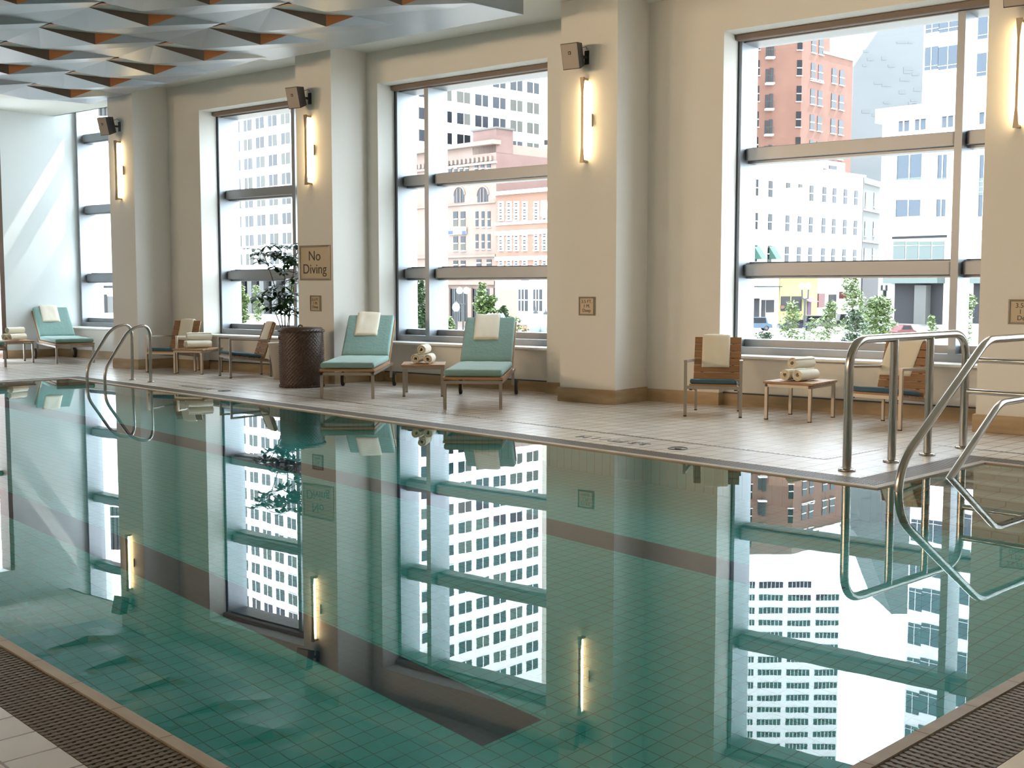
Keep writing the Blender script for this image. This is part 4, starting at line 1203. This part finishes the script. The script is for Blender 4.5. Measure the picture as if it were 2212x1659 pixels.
# -- pale stone building with dark entrance
t = thing('limestone_building', 'pale limestone corner building with a cornice and a dark ground floor entrance', 'building')
FE = Face(at(1897, 620, 128), PX); zT = FE.z(1975, 232)
block(t, 'wall', FE, 0, FE.s(2260), GZ, zT, 14, 'stone')
mb = MB(); FE.slab(mb, -.5, FE.s(2260), zT-1.5, zT, -14, .7); FE.px(mb, 1893, 2240, 486, 500, 0, .5); mb.build('cornice', E_['white'], t)
ws = [(FE.s(x), FE.z(x, 272-(x-1940)*.1), 1.15, 1.7, 'g') for x in (1943,1978,2036,2116)]
add_windows(FE, t, ws)
for a, b in ((1932,1986),(2019,2040),(2109,2130)):
    mb = MB(); FE.px(mb, a, b, 337, 386, 0, .15, 0); FE.px(mb, a, b, 386, 423, 0, .2, 1); FE.px(mb, a, b, 423, 468, 0, .15, 0)
    xm = (a+b)/2; FE.px(mb, xm-.7, xm+.7, 337, 468, .15, .25, 2); FE.px(mb, a-2, a, 335, 470, 0, .3, 2); FE.px(mb, b, b+2, 335, 470, 0, .3, 2)
    for q in (393,405,416): FE.px(mb, a, b, q, q+.8, .2, .24, 2)
    mb.build('tall_bay_window', [E_['glassb'], E_['panel_g'], E_['white']], t)
mb = MB(); FE.px(mb, 1925, 2042, 510, 515, 0, .1, 1)
for q in range(4): FE.px(mb, 1928+q*28, 1953+q*28, 522, 560, 0, .1, 0); FE.px(mb, 1928+q*28, 1953+q*28, 530, 531, .1, .16, 2)
mb.build('lintel_windows', [E_['panel_g'], E_['dark'], E_['white']], t)
mb = MB(); FE.px(mb, 1934, 2038, 612, 700, .0, .1, 0); FE.px(mb, 2104, 2200, 612, 700, 0, .1, 0); FE.px(mb, 1987, 2012, 616, 700, .1, 1.2, 1); mb.build('entrance', [E_['dark'], E_['greystone']], t)
mb = MB(); FE.px(mb, 1924, 2041, 600, 612, 0, 1.8, 0); FE.px(mb, 2100, 2200, 600, 612, 0, 1.8, 0)
for q in range(24): FE.px(mb, 1924+q*4.9, 1926.4+q*4.9, 596, 600, 1.5, 1.8, 1)
mb.build('entrance_canopy', [E_['panel_g'], E_['white']], t)

# -- white and yellow row of shops
t = thing('white_shop_row', 'white and yellow five storey building with shops at street level', 'building')
FF = Face(at(1618, 620, 148), PY); s1 = FF.s(1859); zT = FF.z(1700, 365)
block(t, 'wall', FF, FF.s(1560), s1, GZ, zT, 10, 'white')
mb = MB(); FF.slab(mb, FF.s(1560), s1+.1, zT, zT+.3, -1, .4); FF.px(mb, 1566, 1859, 590, 596, 0, .4); mb.build('cornice', E_['stone'], t)
mb = MB(); FF.px(mb, 1770, 1846, 347, 378, -7, -2, 0); FF.px(mb, 1812, 1828, 358, 366, -2, -1.9, 1); FF.px(mb, 1800, 1806, 364, 371, -2, -1.9, 1); mb.build('penthouse', [E_['white'], E_['pane_d']], t)
mb = MB(); FF.px(mb, 1686, 1764, 371, 440, 0, .06); mb.build('yellow_band', mat('pale_yellow_render', (.36,.29,.17,1), .85), t)
ws = []
for x in (1628.6,1659.5,1697,1723,1747.5,1775,1797,1820.7,1843.5):
    for y in (414,483,550):
        dy = (x-1697)*.03*(1 if y < 500 else .3)
        ws.append((FF.s(x), FF.z(1697, y), .85, 2.1, rk('dpb')+'1'))
add_windows(Face(FF.p(0,0,.07), PY), t, ws)
for x in (1632,1664):
    mb = MB(); a = FF.s(x-6); b = FF.s(x+6); z0 = FF.z(x, 560); z1 = FF.z(x, 532)
    mb.add([FF.p(a,z1,.1), FF.p(b,z1,.1), FF.p(b,z0,1.3), FF.p(a,z0,1.3), FF.p(a,z0,.1), FF.p(b,z0,.1)], [(0,1,2,3),(0,3,4),(1,5,2),(3,2,5,4)])
    mb.build('awning', E_['green'], t)
mb = MB(); FF.px(mb, 1618, 1683, 618, 620, .1, .5, 1); FF.px(mb, 1618, 1676, 624, 644, .1, .4, 0); FF.px(mb, 1624, 1640, 645, 690, .02, .1, 1); FF.px(mb, 1645, 1653, 648, 690, .02, .1, 1); FF.px(mb, 1655, 1672, 648, 675, .02, .1, 1)
mb.build('corner_shopfront', [E_['white'], E_['dark']], t)
mb = MB(); FF.px(mb, 1683, 1764, 598, 700, .02, .16, 0); FF.px(mb, 1685, 1705, 640, 672, .16, .2, 1); FF.px(mb, 1708, 1730, 640, 672, .16, .2, 1); FF.px(mb, 1684, 1694, 660, 667, .2, .24, 2)
mb.build('yellow_shopfront', [E_['yellow'], E_['dark'], E_['red']], t)
mb = MB(); a, b = FF.s(1731), FF.s(1751); mb.add([FF.p(a,FF.z(1740,642),.2), FF.p(b,FF.z(1740,642),.2), FF.p(b,FF.z(1740,652),1.4), FF.p(a,FF.z(1740,652),1.4)], [(0,1,2,3)]); FF.px(mb, 1742, 1750, 652, 680, .16, .24); mb.build('purple_awning', E_['purple'], t)
mb = MB(); FF.px(mb, 1766, 1780, 634, 664, .02, .2, 0); FF.px(mb, 1812, 1832, 630, 645, .1, 1.2, 0); FF.px(mb, 1790, 1806, 636, 690, .02, .1, 1); mb.build('red_doorway', [E_['red'], E_['dark']], t)
t = thing('shaded_grey_house', 'narrow house side with its shade put into grey walls between the shops and the limestone building', 'building')
FH = Face(FF.p(s1,0), FW - FW.z*Vector((0,0,1)) + RT*.74)
FH = Face(at(1860, 620, hitd(FF.K, FF.d, 1860)[1]), (at(1897,620,hitd(FF.K, FF.d, 1860)[1]+8)-at(1860,620,hitd(FF.K, FF.d, 1860)[1])))
sH = FH.s(1897); block(t, 'wall', FH, .02, sH, GZ, FH.z(1875, 388), 6, 'greystone')  # the grey of this wall carries its shade in the colour
add_windows(FH, t, [(FH.s(x), FH.z(x, y), .8, 2.1, 'b1') for x in (1866,1884) for y in (433,495,552)])
mb = MB(); FH.px(mb, 1861, 1896, 455, 459, 0, .3); FH.px(mb, 1861, 1896, 521, 525, 0, .3); FH.px(mb, 1862,1895,398,402,0,.3); mb.build('string_courses', E_['stone'], t)
mb = MB(); FH.px(mb, 1861, 1896, 598, 700, 0, .1); mb.build('dark_entrance', E_['dark'], t)

# -- building beyond the farthest window
t = thing('white_annex', 'white building with few windows and a grey glazed top beyond the farthest window', 'building')
FA = Face(at(120, 620, 60), RT)
block(t, 'wall', FA, 0, FA.s(330), GZ, FA.z(200, 284), 8, 'white')
mb = MB(); FA.px(mb, 120, 330, 150, 283, -8, -1, 0)
for q in range(8): FA.px(mb, 178+q*9, 179.5+q*9, 150, 283, -1, -.9, 1)
for y in (226, 250): FA.px(mb, 120, 330, y, y+3, -1, -.8, 2)
mb.build('glazed_top', [E_['greystone'], E_['dark'], E_['white']], t)
add_windows(FA, t, [(FA.s(x), FA.z(x, y), .2, .55, 'p') for x, y in ((202,316),(213,358),(203,366),(270,330),(290,420))])
mb = MB(); FA.px(mb, 150, 250, 640, 692, 0, .1, 0); FA.px(mb, 214, 232, 636, 676, .1, .14, 1); FA.px(mb, 150, 250, 617, 622, 0, .3, 1); FA.px(mb, 150,250,676,692,.1,.2,2); mb.build('garage_front', [E_['greystone'], E_['dark'], E_['white']], t)

# ---- trees, shrubs
def tree(x, ytop, ybase, D, wpx, label, name='street_tree', lm='leaf', n=900, cat='tree', trunk=True, blobs=5, ls=None, seed=0, ground=GZ, group=None):
    rnd = random.Random(seed*77+int(x))
    b = at(x, 620, D); zt = H + ray(x, ytop).z*D; zb = H + ray(x, ybase).z*D; w = wpx*D/F_PX
    t = thing(name, label, cat, (b.x, b.y, ground), 0, group)
    lf = MB(); ls = ls or w*.05
    cs = []
    for i in range(blobs):
        f = i/max(1, blobs-1); rz_ = (zt-zb)/blobs*.85
        cs.append((Vector((rnd.uniform(-.22,.22)*w*(1-.5*f), rnd.uniform(-.22,.22)*w, zb-ground+(zt-zb)*(.12+.76*f))), w*.5*(1-.55*abs(f-.35)), rz_))
    for k in range(n):
        c, r_, rz_ = cs[rnd.randrange(blobs)]
        while 1:
            p = Vector((rnd.uniform(-1,1), rnd.uniform(-1,1), rnd.uniform(-1,1)))
            if .25 < p.length < 1: break
        q = c + Vector((p.x*r_, p.y*r_, p.z*rz_))
        a = rnd.uniform(0, 2*pi); e = rnd.uniform(-.7,.7); d = Vector((math.cos(a)*math.cos(e), math.sin(a)*math.cos(e), math.sin(e))); s = d.cross(Vector((rnd.uniform(-1,1), rnd.uniform(-1,1), 1))).normalized()
        L_ = ls*rnd.uniform(.7,1.4)
        lf.add([q-d*L_, q+s*L_*.45, q+d*L_, q-s*L_*.45], [(0,1,2,3)], 0)
    lf.build('foliage', E_[lm], t)
    tr = MB(); hgt = (zb-ground)+(zt-zb)*.7; rr = max(.03, w*.022)
    tr.tube([(0,0,0), (.02*w,0,hgt*.5), (-.01*w,.01*w,hgt)], [rr, rr*.8, rr*.35], 7)
    for c, r_, rz_ in cs: tr.tube([(0,0,max(0,c.z-rz_*1.2)), c], [rr*.45, rr*.2], 5)
    tr.build('trunk', E_['bark'], t)
    return t
tree(1058,640,700,62,62,'round bright green tree standing behind the right lounger',n=2600,blobs=5,ls=.11)
tree(1040,612,660,70,26,'slim pale green tree rising above the round green tree',n=500,blobs=4,ls=.12)
tree(910,600,712,60,36,'dark green leafy tree in the narrow pane of the second window',lm='leaf_d',n=1500,blobs=5,ls=.12)
tree(965,688,722,48,34,'low bright green shrub in the bottom left of the second window','shrub',n=900,cat='shrub',blobs=3,ls=.07)
tree(1118,690,735,34,46,'sparse wispy shrub beside the two acorn lamp globes','shrub',n=350,cat='shrub',blobs=3,ls=.05)
tree(1090,668,720,45,30,'dark green bush tucked right of the round green tree','shrub',lm='leaf_d',n=900,cat='shrub',blobs=3,ls=.08)
tree(520,618,712,70,34,'bright green tree low in the left pane of the first window',n=1400,blobs=5,ls=.12)
tree(556,620,690,110,26,'small pale tree by the tower entrance in the first window',n=500,blobs=4,ls=.16)
tree(640,590,712,60,34,'bright green tree behind the umbrella plant',n=1500,blobs=5,ls=.12)
tree(1712,652,742,60,50,'airy young tree with a pale trunk left of the street lamp',n=700,blobs=5,ls=.10)
tree(1752,690,748,52,46,'low wispy sapling right of the airy young tree',n=260,blobs=4,ls=.08)
tree(1793,652,735,64,44,'airy young tree in the middle of the right window',n=800,blobs=5,ls=.10)
tree(1843,598,715,72,58,'taller loose green tree beside the white pole',n=1200,blobs=6,ls=.13)
tree(1893,640,745,55,80,'wide pale green tree in front of the limestone building',n=2200,blobs=6,ls=.10)
tree(1852,672,745,40,60,'dark green bush in front of the loose green tree','shrub',lm='leaf_d',n=1000,cat='shrub',blobs=4,ls=.07)
tree(2014,688,745,50,26,'small yellow green sapling left of the window mullion',n=350,blobs=3,ls=.08)
tree(2090,640,740,60,44,'slender young tree in the narrow right pane',n=800,blobs=5,ls=.10)
tree(1655,722,752,24,70,'dark leaved low shrub at the bottom left of the big window','shrub',lm='leaf_d',n=420,cat='shrub',blobs=3,ls=.045)
tree(1800,738,756,24,150,'low bright groundcover strip along the bottom of the big window','shrub',n=900,cat='shrub',blobs=6,ls=.035)
tree(205,664,690,40,34,'dark green plant seen through the farthest window','shrub',lm='leaf_d',n=500,cat='shrub',blobs=3,ls=.05)

# ---- lamps, pole, small outdoor things
def acorn(mb, c, r_):
    mb.lathe([(0,-r_*1.3),(r_*.45,-r_*1.3),(r_*.5,-r_*1.05)], 16, 1, c); mb.lathe([(r_*.5,-r_*1.05),(r_*.95,-r_*.35),(r_,.1*r_),(r_*.8,r_*.7),(r_*.35,r_*1.2)], 20, 0, c)
    mb.lathe([(r_*.35,r_*1.2),(r_*.28,r_*1.45),(r_*.07,r_*1.6),(r_*.05,r_*1.9),(0,r_*2.1)], 12, 1, c)
for x, y, D, r_, lab in ((1157,700,27,.20,'acorn globe street lamp, left one of the pair by the window edge'),(1179,702,27,.20,'acorn globe street lamp partly cut off by the middle column'),(985,664,60,.20,'black street lamp with one acorn globe behind the right lounger')):
    b = at(x, 620, D); zc = H + ray(x, y).z*D; t = thing('street_lamp', lab, 'street lamp', (b.x, b.y, GZ), 0, None)
    mb = MB(); acorn(mb, (0,0,zc-GZ), r_); mb.build('globe', [E_['acorn'], E_['iron']], t)
    mb = MB(); mb.tube([(0,0,0),(0,0,zc-GZ-r_*1.3)], .05 if D < 50 else .09, 10); mb.lathe([(0,0),(.2,0),(.2,.3),(.1,.6),(0,.6)], 14); mb.lathe([(.05,0),(.12,.12),(.06,.2)], 12, 0, (0,0,zc-GZ-r_*1.9)); mb.build('post', E_['iron'], t)
for x, y, D, lab in ((1739.5,618,80,'twin globe black street lamp in front of the yellow shop'),(1000,628,75,'twin globe street lamp in front of the brownstone shop windows')):
    b = at(x, 620, D); zc = H + ray(x, y).z*D; t = thing('street_lamp', lab, 'street lamp', (b.x, b.y, GZ), YAW-pi/2, None)
    for s in (-1, 1): mb = MB(); mb.lathe([(0,-.22),(.16,-.16),(.22,0),(.16,.17),(0,.24)], 14, 0, (s*.22,0,zc-GZ)); mb.build('globe', E_['white'], t)
    mb = MB(); mb.tube([(0,0,0),(0,0,zc-GZ-.9)], .07, 8)
    for s in (-1, 1): mb.tube([(0,0,zc-GZ-.9),(s*.2,0,zc-GZ-.85),(s*.22,0,zc-GZ-.25)], .05, 6)
    mb.build('post', E_['iron'], t)
t = thing('wall_lantern', 'black twin bracket lantern on the limestone building wall', 'lantern')
mb = MB()
for s in (-5, 5): FE.px(mb, 1914+s-1, 1914+s+1, 616, 628, .3, .6)
FE.px(mb, 1909, 1919, 626, 628, .3, .6); FE.px(mb, 1913, 1915, 626, 642, 0, .6); mb.build('bracket', E_['iron'], t)
b = at(1836, 620, 85); mb = MB(); mb.tube([(0,0,0),(0,0,8.5)], .16, 12); o = mb.build('utility_pole', E_['white']); o.location = (b.x, b.y, GZ); tag(o, 'white utility pole beside the loose green tree', 'pole')
b = at(894, 620, 18.0); mb = MB(); mb.tube([(0,0,0),(0,0,11)], .036, 12); o = mb.build('steel_column', M['alu']); o.location = (b.x, b.y, GZ); tag(o, 'thin round steel column outside the narrow pane of the second window', 'column')
b = at(621, 620, 26); t = thing('round_dish', 'pale grey round dish on a post outside behind the armchair', 'dish', (b.x, b.y, GZ), YAW-pi/2)
mb = MB(); Mx = Matrix.Translation((0,0,H + ray(621,682).z*26 - GZ)) @ Matrix.Rotation(R(100), 4, 'X')
mb.lathe([(0,.05),(.10,.04),(.2,.01),(.25,-.04),(.24,-.05),(0,.02)], 28, 0, (0,0,0), True, Mx); mb.build('dish', M['white_paint'], t)
mb = MB(); mb.tube([(0,.05,0),(0,.05,4.3)], .03, 8); mb.build('post', E_['iron'], t)
b = at(1067, 620, 24); t = thing('glass_skylight', 'dark slatted glass skylight just behind the right lounger back', 'skylight', (b.x, b.y, -1.0), YAW-pi/2)
zz = H + ray(1067, 677).z*24 + 1; mb = MB(); mb.box(-.3,.3,-.3,.3,0,zz-.22,0); mb.build('base', M['white_paint'], t)
mb = MB(); mb.add([(-.30,-.3,zz-.22),(.30,-.3,zz-.22),(.30,.3,zz-.22),(-.30,.3,zz-.22),(-.14,0,zz),(.2,0,zz)], [(0,1,5,4),(2,3,4,5),(1,2,5),(3,0,4)]); 
for q in range(5): mb.bar((-.26+q*.12,-.29,zz-.2),(-.10+q*.07,0,zz+.005),.012,.012,1)
mb.build('glazing', [M['alu_dark'], M['white_paint']], t)
gb = MB(); gb.box(-40, 6, 18.5, 34, GZ, -1.0); o = gb.build('garden_bed', E_['soil']); tag(o, 'raised garden bed outside below the windows', 'garden bed')

# ---- parked cars
def car(x, D, L_, hgt, m, label, rot=0, van=False):
    b = at(x, 620, D); t = thing('parked_car', label, 'car', (b.x, b.y, GZ), YAW-pi/2+rot)
    w = 1.75; h = hgt
    prof = [(-L_/2,.35),(-L_/2,.75),(-L_/2+.15,.88)]
    prof += [(-L_*.40,.95),(-L_*.36,h),( L_*.30,h),(L_*.36,.95),(L_*.5-.1,.85)] if van else [(-L_*.33,.92),(-L_*.2,h),(L_*.16,h),(L_*.30,.92),(L_/2-.2,.80)]
    prof += [(L_/2,.65),(L_/2,.35)]
    mb = MB(); n = len(prof); vs = [(x_, -w/2, z_) for x_, z_ in prof] + [(x_, w/2, z_) for x_, z_ in prof]
    mb.add(vs, [tuple(range(n-1,-1,-1)), tuple(range(n,2*n))] + [(i, (i+1) % n, n+(i+1) % n, n+i) for i in range(n)]); mb.build('body', E_[m], t)
    gl = MB()
    xa, xb_ = ((-L_*.36, L_*.30) if van else (-L_*.26, L_*.22)); xc, xd = ((-L_*.34, L_*.28) if van else (-L_*.18, L_*.14))
    for s in (-1, 1): gl.add([(xa,s*(w/2+.01),.97),(xb_,s*(w/2+.01),.97),(xd,s*(w/2+.01),h-.08),(xc,s*(w/2+.01),h-.08)], [(0,1,2,3) if s < 0 else (3,2,1,0)])
    gl.build('side_windows', E_['pane_d'], t)
    for sx in (-1, 1):
        for sy in (-1, 1):
            wh = MB(); wh.lathe([(0,-.1),(.32,-.1),(.34,0),(.32,.1),(0,.1)], 20, 0, (sx*L_*.31, sy*(w/2-.06), .33), True, Matrix.Rotation(pi/2,4,'X')); wh.lathe([(0,-.12),(.18,-.12),(.18,.12),(0,.12)], 14, 1, (sx*L_*.31, sy*(w/2-.06), .33), False, Matrix.Rotation(pi/2,4,'X')); wh.build('wheel', [E_['iron'], E_['greystone']], t)
    return t
car(1722, 143, 4.5, 1.4, 'car_navy', 'dark blue saloon parked behind the airy young tree')
car(1768, 150, 4.6, 1.75, 'car_silver', 'silver minivan parked behind the dark blue saloon', 0, True)
car(1840, 156, 4.6, 1.8, 'car_black', 'black van parked at the kerb behind the white pole', 0, True)
car(1952, 122, 2.6, 1.45, 'car_red', 'red car half hidden by the wide pale green tree', .3)
car(1633, 144, 3.9, 1.7, 'car_blue', 'pale blue car at the left edge of the big window', 0, True)

# ------------------------------------------------------------------ camera, light
cd = bpy.data.cameras.new('camera'); cam = bpy.data.objects.new('camera', cd); COL.objects.link(cam)
cam.location = CAM; cam.rotation_euler = (pi/2 - PIT, 0, YAW - pi/2)
cd.sensor_width = 36; cd.sensor_fit = 'HORIZONTAL'; cd.lens = F_PX/2212*36; cd.clip_end = 2000; cd.clip_start = .05
scene.camera = cam
w = bpy.data.worlds.new('world'); scene.world = w; w.use_nodes = True
bg = w.node_tree.nodes['Background']; bg.inputs[0].default_value = (.80,.90,1,1); bg.inputs[1].default_value = 13
sd = bpy.data.lights.new('sun', 'SUN'); sd.energy = 14; sd.angle = R(.6); sd.color = (1,.96,.9)
so = bpy.data.objects.new('sun', sd); COL.objects.link(so)
S = Vector((.42,1,1.5)).normalized(); so.rotation_euler = S.to_track_quat('Z','Y').to_euler(); so.location = (-10,30,40)
def area(name, loc, target, sx, sy, power, col):
    ld = bpy.data.lights.new(name, 'AREA'); ld.shape = 'RECTANGLE'; ld.size = sx; ld.size_y = sy; ld.energy = power; ld.color = col
    o = bpy.data.objects.new(name, ld); COL.objects.link(o); o.location = loc
    o.rotation_euler = (Vector(loc)-Vector(target)).to_track_quat('Z','Y').to_euler(); return o
# warm fill lights added along the unseen opposite side of the hall
for x in (-21,-18,-13.8,-9.8,-6.2):
    o = area('added_warm_fill', (x,-3.7,3.85), (x+9,12,4.7), 2.2, .5, 84, (1,.72,.46)); o.data.spread = R(75)
vs = scene.view_settings; vs.view_transform = 'Standard'; vs.look = 'None'; vs.exposure = 0; vs.gamma = 1; vs.use_curve_mapping = False
scene.cycles.caustics_refractive = True; scene.cycles.caustics_reflective = True
scene.cycles.max_bounces = 10; scene.cycles.diffuse_bounces = 4; scene.cycles.glossy_bounces = 4; scene.cycles.transmission_bounces = 6; scene.cycles.transparent_max_bounces = 12
